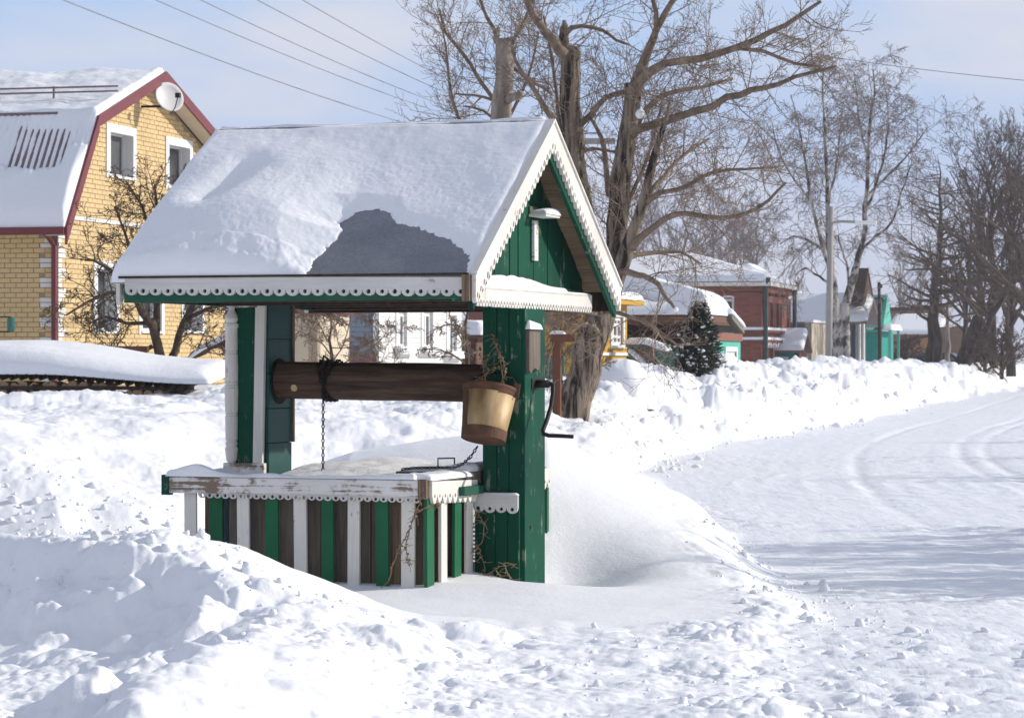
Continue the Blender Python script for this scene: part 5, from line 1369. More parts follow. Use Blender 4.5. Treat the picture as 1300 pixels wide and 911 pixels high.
# ------------------------------------------------------------------ trees
def rv(r, k=1): return Vector((r.gauss(0, 1), r.gauss(0, 1), r.gauss(0, 1))) * k
def grow(mb, p, d, L, rad, level, rn, up=.0, droop=0.0, wander=.18, kids=(6, 5), ratio=.5, ang=(35, 65), minr=.004, seg=None, tipmb=None):
    n = 5 if level > 1 else (4 if level == 1 else 3)
    pts = [p]; st = L / n; q = p; dd = d.normalized(); dirs = []
    for i in range(n):
        dd = (dd + rv(rn, wander / (1 if level else .8)) + Vector((0, 0, up - droop * (i + 1) / n))).normalized(); dirs.append(dd)
        q = q + dd * st; pts.append(q)
    rs = [max(minr, rad * (1 - .75 * i / n)) for i in range(n + 1)]
    (mb if level > 0 or tipmb is None else tipmb).tube(pts, rs, 5 if rad > .03 else (4 if rad > .012 else 3), False)
    if level <= 0: return
    k = kids[min(level - 1, len(kids) - 1)]
    for j in range(k):
        t = (.15 + .85 * (j + rn.random()) / k) * n; i = min(int(t), n - 1)
        b = pts[i].lerp(pts[i + 1], t - i); dr = dirs[i]; a = R(rn.uniform(*ang))
        perp = dr.orthogonal().normalized(); perp.rotate(Matrix.Rotation(rn.uniform(0, 2 * math.pi), 3, dr))
        nd = dr * math.cos(a) + perp * math.sin(a)
        grow(mb, b, nd, L * ratio * rn.uniform(.6, 1.25) * (1 - .35 * t / n), max(minr, rs[i] * .6), level - 1, rn, up, droop, wander, kids, ratio, ang, minr, None, tipmb)
def limbs(tree, Z, specs, rn, barkm, twigm, spacing, clen, level, up, droop, kids, sideways=1.0, crad=.016, minr=.0045, wander=.16, ratio=.5, trunk_sides=16, rough=.025):
    """specs: (name, [(px,py,dz,r_px)...], first index of sprouting share)"""
    crown = MB(); out_ = []
    base = Vector(tree.location)
    for nm, pts, s0 in specs:
        P = [at(x, y, Z + dz) - base for x, y, dz, r in pts]; Rr = [r / F * (Z + dz) for x, y, dz, r in pts]
        # smooth the polyline and roughen it
        Q, RR = [], []
        for i in range(len(P) - 1):
            a0 = P[max(i - 1, 0)]; a3 = P[min(i + 2, len(P) - 1)]; L = (P[i + 1] - P[i]).length; m = max(2, int(L / (.22 if len(pts) > 2 else .3)))
            for k in range(m):
                t = k / m; q = .5 * ((2 * P[i]) + (P[i + 1] - a0) * t + (2 * a0 - 5 * P[i] + 4 * P[i + 1] - a3) * t * t + (3 * P[i] - a0 - 3 * P[i + 1] + a3) * t ** 3)
                r = Rr[i] + (Rr[i + 1] - Rr[i]) * t; Q.append(q + rv(rn, min(.012, r * .3))); RR.append(r * (1 + rn.uniform(-rough, rough)))
        Q.append(P[-1]); RR.append(Rr[-1])
        big = max(Rr) > .06 and nm != 'branch'
        if nm == 'branch': Rr[-1] = min(Rr[-1], .3 / F * Z)
        mb = MB(); mb.tube(Q, RR, trunk_sides if big else 8)
        mb.build(nm, barkm if big or nm in ('trunk', 'stub') else M['branch_bark'] if barkm in (M['poplar_bark'], M['pale_bark']) else barkm, tree, smooth=True)
        # sprouts
        for i in range(len(Q) - 1):
            f = i / (len(Q) - 1)
            if f < s0: continue
            L = (Q[i + 1] - Q[i]).length; cnt = L / spacing; cnt = int(cnt) + (rn.random() < cnt % 1)
            dr = (Q[i + 1] - Q[i]).normalized()
            for _ in range(cnt):
                a = R(rn.uniform(30, 75)); perp = dr.orthogonal().normalized(); perp.rotate(Matrix.Rotation(rn.uniform(0, 2 * math.pi), 3, dr))
                nd = dr * math.cos(a) + perp * math.sin(a) * sideways; b = Q[i].lerp(Q[i + 1], rn.random())
                grow(crown, b, nd, clen * rn.uniform(.4, 1.2) * (1 - .3 * f), min(crad, RR[i] * .6), level, rn, up, droop, wander, kids, ratio, minr=minr)
    crown.build('crown', twigm, tree, kind='stuff'); return crown
mat_bark('bush_twig', (.07, .035, .035), (.14, .075, .07), 3, 1)
rn = random.Random(11)
b = at(735, 512, 34)
T3 = thing('poplar_tree', 'big leaning poplar with lopped stems directly behind the gable of the well', 'tree', (b.x, b.y, .5))
sp = [
    ('trunk', [(722, 540, 0, 24), (732, 505, 0, 22), (741, 470, 0, 20.5), (752, 430, 0, 19.5), (766, 395, .1, 18.5), (777, 350, .2, 15.5), (781, 310, .2, 13.5), (785, 260, .2, 14), (792, 200, .2, 12.5), (800, 150, .2, 11.5), (803, 106, .2, 10.5)], .42),
    ('stem', [(770, 385, .3, 16), (756, 340, .6, 15), (742, 280, .6, 15), (731, 220, .6, 15), (727, 180, .6, 14.5), (723, 130, .6, 13.5), (723, 95, .6, 13), (725, 68, .6, 12.5), (722, 60, .6, 7)], .45),
    ('stub', [(714, 62, .5, 9), (715, 45, .5, 6), (716, 36, .5, 5.5), (716, 26, .5, 2)], .6),
    ('stem', [(779, 365, 0, 12), (795, 325, -.2, 10), (810, 280, -.3, 7.5), (822, 240, -.4, 6), (830, 200, -.4, 5), (842, 165, -.5, 3.5), (850, 130, -.5, 2)], .1),
    ('branch', [(803, 125, .2, 9), (812, 92, .2, 6.5), (825, 62, .2, 5.5), (834, 38, .1, 4.5), (846, 14, 0, 3.8), (866, -20, 0, 3)], .1),
    ('branch', [(834, 40, .1, 4), (832, 15, 0, 3), (826, -15, 0, 2.4)], .1),
    ('branch', [(802, 118, 0, 8), (818, 97, -.1, 6.5), (845, 82, -.3, 5.2), (890, 74, -.6, 5), (935, 60, -1, 4.6), (980, 42, -1.3, 3.6), (1015, 20, -1.5, 2.8), (1042, 2, -1.7, 2)], .06),
    ('branch', [(935, 60, -1, 3), (970, 66, -1.1, 2.4), (1010, 80, -1.2, 2), (1040, 84, -1.2, 1.6)], .05),
    ('branch', [(798, 170, .1, 7), (825, 158, 0, 5.5), (865, 148, -.3, 5), (905, 134, -.5, 4.8), (940, 120, -.7, 4.3), (968, 112, -.9, 3.6), (1010, 98, -1.1, 2.6), (1062, 84, -1.4, 1.8)], .06),
    ('branch', [(808, 158, .2, 5), (826, 135, .3, 4), (850, 118, .4, 3.2), (890, 110, .7, 2.4), (930, 100, .9, 2)], .05),
    ('branch', [(800, 315, -.3, 6), (822, 293, -.5, 4.5), (845, 277, -.7, 4), (870, 271, -.9, 3.6), (905, 277, -1.1, 3.2), (940, 273, -1.3, 2.8), (975, 255, -1.5, 2.2), (998, 232, -1.7, 1.4)], .1),
    ('branch', [(815, 262, -.3, 4.5), (840, 244, -.5, 3.5), (875, 236, -.6, 3), (905, 218, -.8, 2.4), (945, 215, -1, 1.8), (985, 212, -1.2, 1.2)], .1),
    ('branch', [(820, 250, -.4, 3.4), (846, 222, -.1, 2.6), (870, 196, .2, 2.0), (900, 176, .4, 1.6)], .1),
    ('branch', [(718, 70, .4, 8), (703, 52, .3, 6.5), (690, 38, .2, 5.5), (678, 18, .1, 4.6), (666, -12, 0, 3.6)], .15),
    ('branch', [(716, 42, .4, 4), (738, 33, .4, 2.6), (765, 39, .5, 2.4), (782, 52, .5, 2), (800, 57, .5, 1.5)], .1),
    ('branch', [(706, 156, .4, 5), (690, 132, .3, 3.6), (672, 104, .2, 3), (656, 82, .2, 2.2), (650, 60, .1, 1.5)], .1),
    ('branch', [(712, 180, .5, 3), (706, 120, .8, 2.4), (700, 70, .9, 2), (690, 20, 1, 1.4)], .1),
    ('branch', [(725, 165, .6, 5), (748, 148, .5, 4), (770, 124, .4, 3.5), (800, 116, .3, 2.4)], .1),
    ('branch', [(773, 252, .3, 4), (770, 215, .4, 3.4), (765, 180, .5, 3), (750, 150, .5, 2)], .1),
    ('branch', [(728, 200, .7, 3), (752, 188, .9, 2.2), (780, 194, 1, 1.8), (800, 190, 1, 1.2)], .1),
    ('branch', [(787, 345, -.2, 5), (808, 348, -.4, 4), (828, 356, -.6, 3.6), (842, 372, -.7, 3), (852, 385, -.8, 2.4), (858, 392, -.8, 1.4)], .2),
    ('branch', [(790, 330, -.1, 4), (830, 322, .2, 3), (865, 320, .3, 2), (890, 335, .3, 1.4)], .2),
    ('branch', [(768, 392, -.2, 4), (800, 402, -.6, 2.4), (830, 415, -.9, 2), (862, 440, -1.1, 1.2)], .2),
    ('branch', [(762, 400, -.2, 3), (742, 396, -.6, 2.2), (720, 402, -.8, 1.8), (700, 412, -1, 1.2)], .0),
    ('branch', [(760, 420, -.2, 3), (745, 410, -.5, 2.2), (728, 418, -.7, 1.8), (714, 432, -.9, 1.2)], .0),
    ('branch', [(779, 300, .2, 3.4), (800, 255, .5, 2.8), (822, 200, .8, 2.2), (836, 150, 1, 1.6), (845, 110, 1.1, 1)], .1),
]
limbs(T3, 34, sp, rn, M['poplar_bark'], M['poplar_twig'], .135, 1.1, 2, .06, .02, (6, 7), crad=.009, minr=.0027)
for (x, y, dz, r_) in ((813, 143, 0, .06), (858, 392, -.8, .03), (783, 364, -.3, .06)):
    p = at(x, y, 33.85 + dz) - Vector(T3.location); MB().lathe([(r_ * .5, -r_ * 1.2), (r_, -r_ * .6), (r_ * .95, 0), (r_ * .6, r_ * .5), (.005, r_ * .8)], p, 10).build('snow_cap', M['snow'], T3, smooth=True)

b = at(641, 505, 36)
T1 = thing('lopped_tree', 'pale sawn-off tree trunk with one snag rising behind the well roof ridge', 'tree', (b.x, b.y, .5))
sp = [
    ('trunk', [(644, 530, 0, 18), (642, 400, 0, 16), (640, 250, 0, 15), (637, 155, 0, 13.5), (640, 105, 0, 12), (642, 75, 0, 11.5), (640, 48, 0, 12)], .75),
    ('stub', [(645, 128, -.1, 6), (653, 124, -.2, 5.5), (661, 117, -.3, 4.5)], .9),
    ('stub', [(634, 52, 0, 5), (630, 44, 0, 3.5), (632, 34, 0, 1.5)], .9),
    ('branch', [(628, 128, .1, 3), (612, 106, .2, 2.6), (596, 80, .2, 2.4), (578, 56, .3, 2.2), (566, 42, .3, 2), (558, 12, .3, 1.4)], .05),
    ('branch', [(626, 127, .1, 2), (600, 121, .3, 1.6), (578, 119, .4, 1.2)], .05),
    ('branch', [(588, 160, .1, 2.2), (574, 128, .1, 2.2), (570, 95, .1, 1.8), (566, 60, 0, 1.2), (560, 30, 0, .9)], .0),
    ('branch', [(648, 60, 0, 3), (660, 38, -.1, 2.4), (672, 12, -.2, 1.8), (680, -12, -.3, 1.4)], .1),
    ('branch', [(632, 46, 0, 3), (618, 22, 0, 2.2), (606, -8, 0, 1.6)], .1),
    ('branch', [(648, 84, .1, 2.6), (668, 100, .1, 2), (690, 112, .1, 2), (700, 120, .1, 2)], .1),
    ('branch', [(640, 160, .4, 2.4), (662, 120, .4, 2), (676, 80, .4, 1.6), (684, 40, .4, 1.1)], .1),
    ('branch', [(640, 165, .6, 2.4), (615, 140, .6, 1.8), (590, 135, .6, 1.2)], .1),
]
limbs(T1, 36, sp, rn, M['pale_bark'], M['poplar_twig'], .11, 1.0, 2, .07, .01, (6, 6), crad=.008, minr=.0027)

# apple tree before the yellow house
b = at(206, 482, 40)
AT = thing('apple_tree', 'spreading leafless apple tree between the yellow house and the well', 'tree', (b.x, b.y, .5))
sp = [
    ('trunk', [(207, 500, 0, 8), (205, 478, 0, 7), (203, 450, 0, 6.5), (196, 422, 0, 5.5), (192, 405, 0, 5)], .8),
    ('branch', [(194, 418, 0, 5), (180, 395, -.2, 4.5), (166, 372, -.4, 3.6), (150, 352, -.5, 3), (130, 336, -.7, 2.2), (108, 330, -.9, 1.5)], .2),
    ('branch', [(198, 430, 0, 5), (200, 400, .2, 4.5), (197, 370, .3, 3.5), (200, 335, .3, 2.8), (192, 300, .3, 2.2), (180, 262, .3, 1.6), (160, 230, .3, 1)], .2),
    ('branch', [(212, 470, .1, 5.5), (222, 445, .2, 5), (234, 410, .3, 4.2), (244, 385, .3, 3.4), (256, 355, .4, 2.6), (262, 320, .4, 1.6)], .2),
    ('branch', [(226, 474, 0, 5.5), (240, 460, -.2, 5.5), (258, 444, -.4, 5), (280, 434, -.6, 4), (300, 425, -.8, 3), (330, 400, -1, 2)], .3),
    ('branch', [(168, 374, -.4, 3), (140, 372, -.6, 2.2), (112, 384, -.8, 1.8), (84, 400, -1, 1.1)], .1),
    ('branch', [(192, 440, 0, 3), (170, 450, -.2, 2.4), (148, 446, -.4, 2), (120, 458, -.6, 1.2)], .1),
    ('branch', [(188, 408, 0, 3), (160, 410, .2, 2.2), (135, 402, .3, 1.6), (112, 412, .4, 1)], .1),
    ('branch', [(200, 350, .3, 2.6), (214, 310, .4, 2), (222, 262, .4, 1.6), (236, 225, .5, 1)], .1),
    ('branch', [(182, 398, -.2, 3), (172, 345, -.1, 2.4), (160, 300, 0, 1.8), (146, 262, 0, 1.2)], .1),
    ('branch', [(190, 300, .3, 2), (200, 265, .3, 1.6), (196, 235, .3, 1)], .1),
    ('branch', [(236, 405, .3, 3), (262, 392, .2, 2.4), (290, 388, 0, 1.8), (330, 395, 0, 1.1)], .1),
]
limbs(AT, 40, sp, rn, M['apple_bark'], M['apple_bark'], .075, .7, 2, .03, .03, (6, 6), crad=.012, minr=.0042, wander=.24)
mb = MB(); loc = Vector(AT.location)
P = [at(238, 456, 39.75) - loc, at(258, 440, 39.5) - loc, at(280, 430, 39.3) - loc, at(296, 423, 39.2) - loc]; mb.tube(P, [.02, .045, .045, .02], 6); mb.build('snow_cap', M['snow'], AT, smooth=True)
# low branching bush seen under the beam, before the white house
def auto_tree(x, yb, Z, ytop, name, label, bark, twig, trunk_r, nlimb, spread, kids, level, clen, spacing, up=.1, droop=0, group=None, lean=0, seed=0, minr=None, fork=.3, sideways=1, crad=None, wander=.12, snowy=False, extra=()):
    rr = random.Random(seed + int(x)); b = at(x, yb, Z); top = at(x + lean, ytop, Z); H = top.z - b.z
    t = thing(name, label, 'tree' if 'bush' not in name else 'bush', (b.x, b.y, b.z - .3), 0, group)
    px = Z / F; crown = MB(); tr = MB()
    n = 12; axis = [Vector(((top.x - b.x) * (i / n) ** 1.2 + rr.gauss(0, .010) * H * (i > 0), rr.gauss(0, .010) * H, .0 + (H + .3) * i / n)) for i in range(n + 1)]
    rads = [max(trunk_r * px * (1 - i / n) ** .8, (minr or px * .35)) for i in range(n + 1)]
    tr.tube(axis, rads, 8); tr.build('trunk', M[bark], t, smooth=True)
    lm = MB()
    for k in range(nlimb):
        f = fork + (1 - fork) * ((k + rr.random()) / nlimb) * .92; i = min(int(f * n), n - 1); p = axis[i].lerp(axis[i + 1], f * n - i)
        a = rr.uniform(0, 2 * math.pi); el = R(rr.uniform(*spread)); nd = Vector((math.cos(a) * math.cos(el), math.sin(a) * math.cos(el), math.sin(el)))
        L = H * clen * (1 - .55 * f) * rr.uniform(.7, 1.15); r0 = max(rads[i] * .55, minr or px * .35)
        grow(crown, p, nd, L, r0, level, rr, up, droop, wander, kids, .5, (25, 55), minr or px * .3)
    crown.build('crown', M[twig], t, kind='stuff'); return t
auto_tree(420, 520, 46, 375, 'bare_bush', 'tangle of thin bare branches seen under the well roof at the left', 'apple_bark', 'poplar_twig', 4, 16, (10, 60), (8, 8), 3, .9, 0, up=-.02, droop=.1, seed=3, fork=.1, wander=.16, minr=.0042)
auto_tree(592, 520, 48, 350, 'bare_bush', 'thin bare branches before the brown shed beside the white house', 'apple_bark', 'poplar_twig', 5, 14, (10, 60), (7, 5), 3, .5, 0, up=-.02, droop=.1, seed=5, fork=.35, wander=.16, minr=.005)
auto_tree(712, 510, 40, 385, 'bare_bush', 'brownish brush showing between the green pillar and the leaning trunk', 'apple_bark', 'poplar_twig', 4, 14, (20, 70), (7, 6), 3, .6, 0, up=.02, droop=.05, seed=6, fork=.2, wander=.16, minr=.005)

# birches at the end of the bank
def birch(x, yb, Z, label, sp, seed):
    r2 = random.Random(seed); b = at(x, yb, Z); t = thing('birch_tree', label, 'tree', (b.x, b.y, .5), 0, None)
    limbs(t, Z, [(n_, [(x_, y_, d_, r_ * .74) for x_, y_, d_, r_ in p_], f_) for n_, p_, f_ in sp], r2, M['birch_bark'], M['birch_twig'], .36, 2.9, 2, .12, .42, (7, 9), crad=.02, minr=.0075, wander=.13, rough=.1); return t
birch(1070, 468, 112, 'tall birch with dark forked trunk just right of the concrete lamp pole', [
    ('trunk', [(1070, 480, 0, 11), (1071, 460, 0, 10.5), (1072, 430, 0, 10), (1072, 400, 0, 9), (1073, 385, 0, 8.5)], .9),
    ('stem', [(1073, 388, 0, 7.5), (1084, 350, .3, 6.5), (1092, 318, .4, 5.2), (1098, 290, .5, 4.6), (1098, 262, .5, 4), (1101, 235, .5, 3.6), (1102, 200, .5, 3), (1104, 160, .5, 2.2), (1110, 118, .5, 1.4), (1108, 82, .5, .8)], .35),
    ('branch', [(1098, 270, .5, 3), (1112, 235, .2, 2.4), (1124, 190, 0, 2), (1128, 145, 0, 1.4), (1122, 100, 0, .8)], .1),
    ('branch', [(1100, 250, .5, 2.8), (1122, 228, .8, 2.2), (1145, 205, 1, 1.8), (1165, 180, 1.2, 1.2), (1178, 160, 1.3, .8)], .1),
    ('branch', [(1090, 320, .4, 2.6), (1112, 300, .1, 2.2), (1132, 282, 0, 2), (1146, 240, 0, 1.5), (1158, 205, 0, 1)], .1),
    ('branch', [(1102, 200, .5, 2.2), (1092, 160, .9, 1.6), (1088, 120, 1, 1.1), (1084, 92, 1, .7)], .1),
    ('branch', [(1078, 370, .2, 3), (1076, 340, .6, 2.4), (1070, 320, .7, 2), (1064, 300, .8, 1.4)], .3)], 21)
birch(1062, 468, 118, 'second birch left of the lamp pole with thin pale stems', [
    ('trunk', [(1064, 480, 0, 8), (1063, 440, 0, 7.5), (1060, 390, 0, 7), (1056, 345, 0, 6), (1052, 310, 0, 5), (1051, 270, 0, 4.2), (1050, 230, 0, 3.4), (1048, 190, 0, 2.8), (1046, 150, 0, 2), (1044, 110, 0, 1.3), (1046, 84, 0, .8)], .4),
    ('stem', [(1057, 350, 0, 4.5), (1046, 318, -.3, 3.8), (1036, 280, -.5, 3.2), (1028, 245, -.6, 2.6), (1022, 200, -.7, 2), (1014, 160, -.8, 1.4), (1004, 120, -.9, .8)], .2),
    ('branch', [(1046, 318, -.3, 2.6), (1026, 305, -.5, 2.2), (1008, 300, -.6, 1.6), (990, 310, -.6, 1)], .1),
    ('branch', [(1051, 262, 0, 2.4), (1060, 220, .3, 1.8), (1066, 175, .4, 1.3), (1070, 130, .4, .8)], .1),
    ('branch', [(1030, 255, -.5, 2.2), (1006, 225, -.6, 1.6), (988, 190, -.7, 1.2), (980, 155, -.7, .8)], .1),
    ('branch', [(1058, 362, 0, 2.6), (1040, 352, .2, 2), (1022, 340, .3, 1.6), (1010, 350, .3, 1)], .2)], 22)

# larch with stubby side branches, and the dark trees at the street's end
auto_tree(1191, 470, 150, 196, 'larch_tree', 'straight dark larch with level side branches right of the turquoise house', 'dark_bark', 'dark_twig', 6.5, 44, (-8, 18), (6, 5), 2, .34, 0, up=.06, droop=.02, seed=1, fork=.28, wander=.1, minr=.010)
auto_tree(1183, 470, 150.5, 305, 'dead_trunk', 'thick dark broken trunk close against the larch', 'dark_bark', 'dark_twig', 7, 10, (-5, 20), (4, 3), 1, .22, 0, seed=2, fork=.4, minr=.02)
auto_tree(1203, 470, 158, 330, 'thin_trunk', 'grey thin trunk right behind the larch', 'pale_bark', 'dark_twig', 4, 8, (10, 50), (4, 3), 1, .3, 0, seed=2, fork=.5, minr=.02)
for i, (x, top, Z, tr, nl, cl, lab) in enumerate([
        (1226, 240, 150, 4, 14, .40, 'bare dark tree just right of the larch with forking upright limbs'),
        (1243, 205, 145, 6, 22, .62, 'bare dark tree whose thick base leans beside a broken stump'),
        (1262, 186, 140, 6.5, 24, .62, 'tallest of the bare brown trees near the right edge'),
        (1284, 200, 138, 6.5, 24, .62, 'dense brown bare tree second from the right edge'),
        (1306, 196, 134, 6.5, 24, .62, 'dense brown bare tree cut by the right edge of the picture'),
        (1330, 180, 130, 9, 26, .6, 'bare tree just beyond the right edge of the picture')]):
    auto_tree(x, 470, Z, top, 'bare_tree', lab, 'dark_bark', 'dark_twig', tr, nl, (28, 72), (5, 5), 3 if i < 5 else 2, cl, 0, up=.05, seed=i * 7, fork=.16, lean=rn.uniform(-6, 6), wander=.12, minr=.0095, group='bare trees at the end of the street')
for i, (x, w_) in enumerate([(1141, 24), (1150, 26), (1158, 22)]):
    auto_tree(x, 470, 175, 436, 'low_bush', ['reddish low bush right of the turquoise gable', 'middle one of the reddish bushes before the low shed', 'reddish bush nearest the parked car'][i], 'dark_bark', 'bush_twig', 3, 14, (20, 70), (6, 5), 2, .9, 0, up=.05, seed=i, fork=.02, minr=.02)
p_ = None
for i, (x, lab) in enumerate([(1240, 'leaning snow-flecked stump trunk near the street corner')]):
    b = at(x, 470, 128); t = thing('leaning_trunk', lab, 'tree trunk', (b.x, b.y, .3)); px = 128 / F
    MB().tube([(-1.0, 0, .0), (-.5, 0, 1.4), (.1, 0, 3.0)], [.36, .30, .26], 8).build('trunk', M['dark_bark'], t, smooth=True)
    MB().tube([(-.85, -.3, .4), (.0, -.25, 1.5), (.7, 0, 3.1), (1.4, 0, 4.1)], [.2, .16, .14, .1], 7).build('stem', M['dark_bark'], t, smooth=True)
auto_tree(1272, 472, 122, 420, 'low_bush', 'scrubby brown bush in front of the trees at the right edge', 'dark_bark', 'dark_twig', 3, 26, (15, 75), (7, 6), 2, 1.0, 0, up=.03, seed=9, fork=.02, minr=.013)
auto_tree(1250, 472, 126, 430, 'low_bush', 'scrubby brown bush left of the larger one at the right edge', 'dark_bark', 'dark_twig', 3, 20, (15, 75), (7, 6), 2, 1.0, 0, up=.03, seed=10, fork=.02, minr=.013)
# far trees beyond the roofs, haze paleness put into their twig colour
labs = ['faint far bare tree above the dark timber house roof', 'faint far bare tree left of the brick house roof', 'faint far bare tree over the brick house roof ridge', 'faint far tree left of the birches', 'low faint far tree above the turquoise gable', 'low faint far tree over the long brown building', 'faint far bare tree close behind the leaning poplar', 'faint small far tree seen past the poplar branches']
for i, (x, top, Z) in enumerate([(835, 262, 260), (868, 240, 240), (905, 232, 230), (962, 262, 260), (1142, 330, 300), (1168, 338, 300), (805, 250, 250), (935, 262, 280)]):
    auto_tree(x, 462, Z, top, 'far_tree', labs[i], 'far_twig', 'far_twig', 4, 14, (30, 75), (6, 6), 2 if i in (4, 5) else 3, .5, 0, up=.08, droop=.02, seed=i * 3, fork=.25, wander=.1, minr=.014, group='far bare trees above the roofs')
# trees off the right edge whose shadows stripe the road
for i, (X, Y, H) in enumerate([(15.0, 33, 4.8), (17, 39, 5), (19, 46, 5), (24, 58, 6), (29, 72, 6.5)]):
    t = thing('roadside_tree', ['nearest', 'second nearest', 'middle', 'second farthest', 'farthest'][i] + ' roadside tree beyond the right edge throwing its shadow over the road', 'tree', (X, Y, 0), 0, 'trees out of view right of the road'); r2 = random.Random(i)
    MB().tube([(0, 0, 0), (.1, 0, H * .5), (0, .1, H)], [.24, .18, .05], 8).build('trunk', M['dark_bark'], t)
    cr_ = MB()
    for k in range(16):
        a = r2.uniform(0, 6.28); grow(cr_, Vector((0, 0, H * (.3 + .6 * k / 16))), Vector((math.cos(a), math.sin(a), .8)), H * .35, .05, 2, r2, .05, 0, .12, (5, 4), minr=.012)
    cr_.build('crown', M['dark_twig'], t, kind='stuff')

for i, (X, Y, H) in enumerate([(6.3, 16.4, 1.6), (6.0, 17.6, 1.8), (6.5, 18.9, 1.8), (6.2, 20.2, 1.9), (6.9, 21.6, 1.7), (7.4, 17.2, 2.2), (7.6, 19.8, 2.3)]):  # unseen bushes, added to throw dappled shade on the near road
    t = thing('shading_bush', ['nearest of the bushes', 'second of the bushes', 'third of the bushes', 'fourth of the bushes', 'farthest of the bushes', 'taller bush behind the second', 'taller bush behind the fourth'][i] + ' added beyond the right edge to shade the near road', 'bush', (X, Y, .3), 0, 'unseen bushes added to shade the road'); r2 = random.Random(50 + i)
    cr_ = MB(); MB().tube([(0, 0, 0), (.03, 0, H * .5)], [.05, .02], 6).build('trunk', M['dark_bark'], t)
    for k in range(9):
        a = r2.uniform(0, 6.28); grow(cr_, Vector((0, 0, .1 + .3 * H * r2.random())), Vector((math.cos(a) * .5, math.sin(a) * .5, 1)), H * .75, .022, 3, r2, .05, 0, .12, (6, 5), minr=.007)
    cr_.build('crown', M['dark_twig'], t, kind='stuff')

# ---- loose clods broken off the shovelled snow
def clods():
    r2 = random.Random(77); V = []; Q = []; ph = (1 + 5 ** .5) / 2
    iv = [Vector(v).normalized() for v in [(-1, ph, 0), (1, ph, 0), (-1, -ph, 0), (1, -ph, 0), (0, -1, ph), (0, 1, ph), (0, -1, -ph), (0, 1, -ph), (ph, 0, -1), (ph, 0, 1), (-ph, 0, -1), (-ph, 0, 1)]]
    it = [(0, 11, 5), (0, 5, 1), (0, 1, 7), (0, 7, 10), (0, 10, 11), (1, 5, 9), (5, 11, 4), (11, 10, 2), (10, 7, 6), (7, 1, 8), (3, 9, 4), (3, 4, 2), (3, 2, 6), (3, 6, 8), (3, 8, 9), (4, 9, 5), (2, 4, 11), (6, 2, 10), (8, 6, 7), (9, 8, 1)]
    P = []
    pw = lambda a, b: min(b, a * r2.random() ** -.55)
    for _ in range(260): Y = r2.uniform(9.4, 12.6); X = r2.uniform(-1.0, .19 * Y - .3 + r2.gauss(0, .2)); P.append((X, Y, pw(.005, .03)))
    for _ in range(240):
        X = r2.uniform(-3.0, -.5); Y = (12.35 if X < -1.2 else 11.9) + r2.gauss(0, .28); P.append((X, Y, pw(.006, .042)))
    for _ in range(220): P.append((1.45 + r2.gauss(0, .2), r2.uniform(12.5, 20), pw(.007, .045)))
    for _ in range(260): P.append((r2.uniform(-4.5, -1.9), 18.5 + abs(r2.gauss(0, .7)), pw(.01, .05)))
    for _ in range(420):
        k = r2.randrange(9, 14); t = r2.random(); a, b = FOOT[k], FOOT[k + 1]; sc_ = (a[1] + (b[1] - a[1]) * t) / 40
        P.append((a[0] + (b[0] - a[0]) * t - abs(r2.gauss(0, .8)) * sc_ + .25, a[1] + (b[1] - a[1]) * t + r2.gauss(0, 1.0) * sc_, pw(.014, .085) * sc_))
    A = np.array([(p[0], p[1]) for p in P]); Z, _ = terrain(A[:, 0], A[:, 1])
    mb = MB()
    for (x, y, s_), z in zip(P, Z):
        sq = Vector((r2.uniform(.7, 1.3), r2.uniform(.7, 1.3), r2.uniform(.5, .95))); e = Matrix.Rotation(r2.uniform(0, 6), 3, 'Z') @ Matrix.Rotation(r2.uniform(0, 3), 3, 'X')
        mb.add([e @ Vector((v.x * sq.x, v.y * sq.y, v.z * sq.z)) * (s_ * r2.uniform(.72, 1.15)) + Vector((x, y, z + s_ * .05)) for v in iv], it)
    mb.build('snow_clods', M['snow'], None, kind='stuff', smooth=True)
clods()

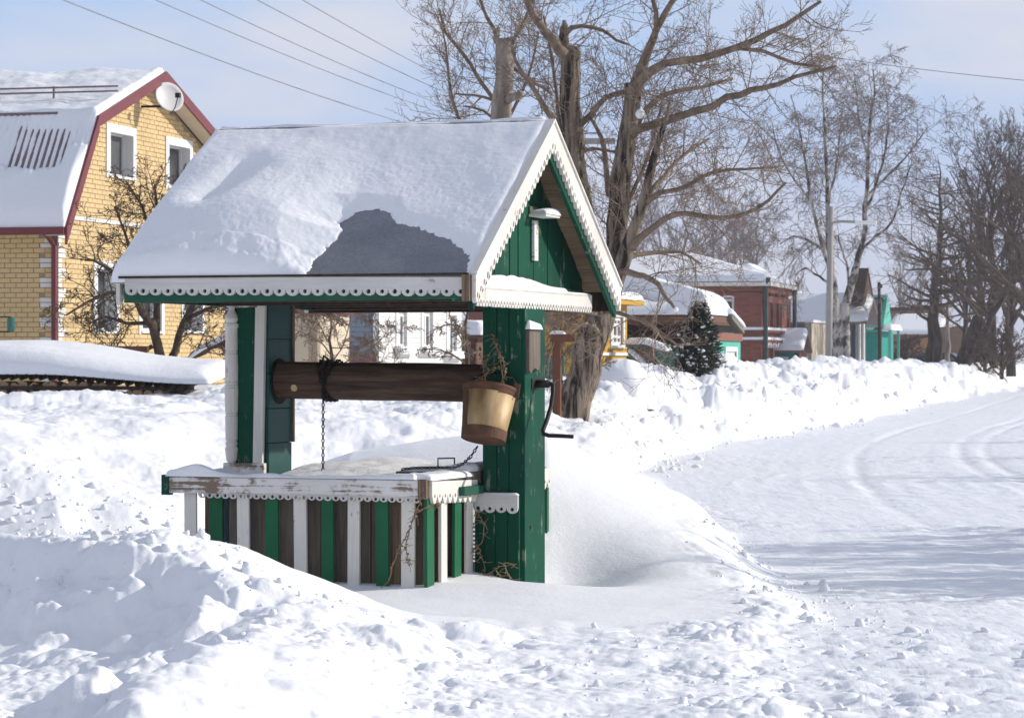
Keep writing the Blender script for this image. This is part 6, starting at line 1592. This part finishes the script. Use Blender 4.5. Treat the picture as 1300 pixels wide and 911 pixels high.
# ---- little fir with snow on its boughs
b = at(888, 487, 50.5); fz = at(888, 488, 50.5).z; ftop = at(888, 392, 50.5).z
fir = thing('fir_tree', 'small dark fir dotted with clumps of snow before the timber house', 'tree', (b.x, b.y, fz - .1)); Hf = ftop - fz + .1
MB().tube([(0, 0, 0), (0, 0, Hf)], [.04, .006], 6).build('trunk', M['dark_bark'], fir)
nd = MB(); sn = MB(); r2 = random.Random(4); wide = .56
nb_ = 420
for k in range(nb_):
    f = (k / nb_) ** .85; z = .02 + Hf * f; rr_ = wide * (1 - f) ** .68 * r2.uniform(.7, 1.12) * (1 if f > .1 else .85); a = k * 2.399 + r2.uniform(-.3, .3)
    D = Vector((math.cos(a), math.sin(a), 0)); p0 = Vector((0, 0, z)); tip = D * (rr_ + .04) + Vector((0, 0, z - .10 * rr_ + (.12 * f)))
    m = 9
    for j in range(m):
        t_ = .25 + .75 * (j + .5) / m; c = p0.lerp(tip, t_); sw = (.07 * (1.15 - t_) + .03)
        for q in range(3):
            e = Vector((r2.uniform(-1, 1), r2.uniform(-1, 1), r2.uniform(-.5, .8))).normalized() * sw + D * .04; g = e.orthogonal().normalized() * .011
            nd.add([c - g, c + g, c + e + g * .3, c + e - g * .3], [(0, 1, 2, 3)])
    if r2.random() < .42:
        c = tip.lerp(p0, r2.uniform(.0, .35)) + Vector((0, 0, .02)); s_ = r2.uniform(.014, .042)
        for dx in range(r2.choice([1, 1, 2, 3])):
            cc = c + Vector((r2.uniform(-1, 1), r2.uniform(-1, 1), r2.uniform(-.4, .4))) * s_ * 1.2
            sn.lathe([(s_ * .5, -s_ * .5), (s_, -s_ * .1), (s_ * .8, s_ * .4), (s_ * .3, s_ * .65)], cc, 7)
nd.build('needles', M['needles'], fir, kind='stuff'); sn.build('snow_clumps', M['snow'], fir, smooth=True, kind='stuff')
# rounded heap of snow by the yellow porch, a buried barrel-like mound with a dark edge
hb = thing('snow_covered_heap', 'smooth dome of snow over something low with a dark edge, before the yellow porch', 'snow heap', tuple(at(790, 490, 41)[:2]) + (gz(*at(790, 490, 41)[:2]),))
hx, hy = hb.location.x, hb.location.y; hz = at(0, 456, 41).z - hb.location.z
us = np.linspace(-1, 1, 60); U, V = np.meshgrid(us, us, indexing='ij'); rr_ = np.sqrt(U ** 2 + V ** 2)
ZZ = (hz + .12) * np.sqrt(np.maximum(0, 1 - np.clip(rr_ * (1 + .06 * fbm(U * 2, V * 2, 2, 3)), 0, 1) ** 2.6)) - .12 + .02 * fbm(U * 3, V * 3, 3, 4)
np_mesh('snow_dome', np.stack([U * .47, V * .5, ZZ], -1).reshape(-1, 3), grid_faces(60, 60), M['snow_smooth'], hb)
mb = MB(); mb.prism([(-.30, -.50, .02), (-.10, -.53, -.0), (-.06, -.54, -.03), (-.28, -.52, -.01)], (0, .03, 0)); mb.build('dark_edge', M['dark_wood'], hb)

# ------------------------------------------------------------------ winter haze
def haze():
    m = bpy.data.materials.new('haze'); m.use_nodes = True; t = m.node_tree; t.nodes.clear()
    o = N(t, 'ShaderNodeOutputMaterial'); v = N(t, 'ShaderNodeVolumePrincipled'); v.inputs['Color'].default_value = (.93, .94, 1, 1)
    v.inputs['Density'].default_value = .0005; v.inputs['Anisotropy'].default_value = .2
    t.links.new(v.outputs[0], o.inputs['Volume'])
    mb = MB(); mb.box(-420, 420, -60, 900, -1.2, 18); h = mb.build('haze', m, kind='stuff')
haze()
tri = sum(len(p.vertices) - 2 for o in S.objects if o.type == 'MESH' for p in o.data.polygons) if 0 else 0
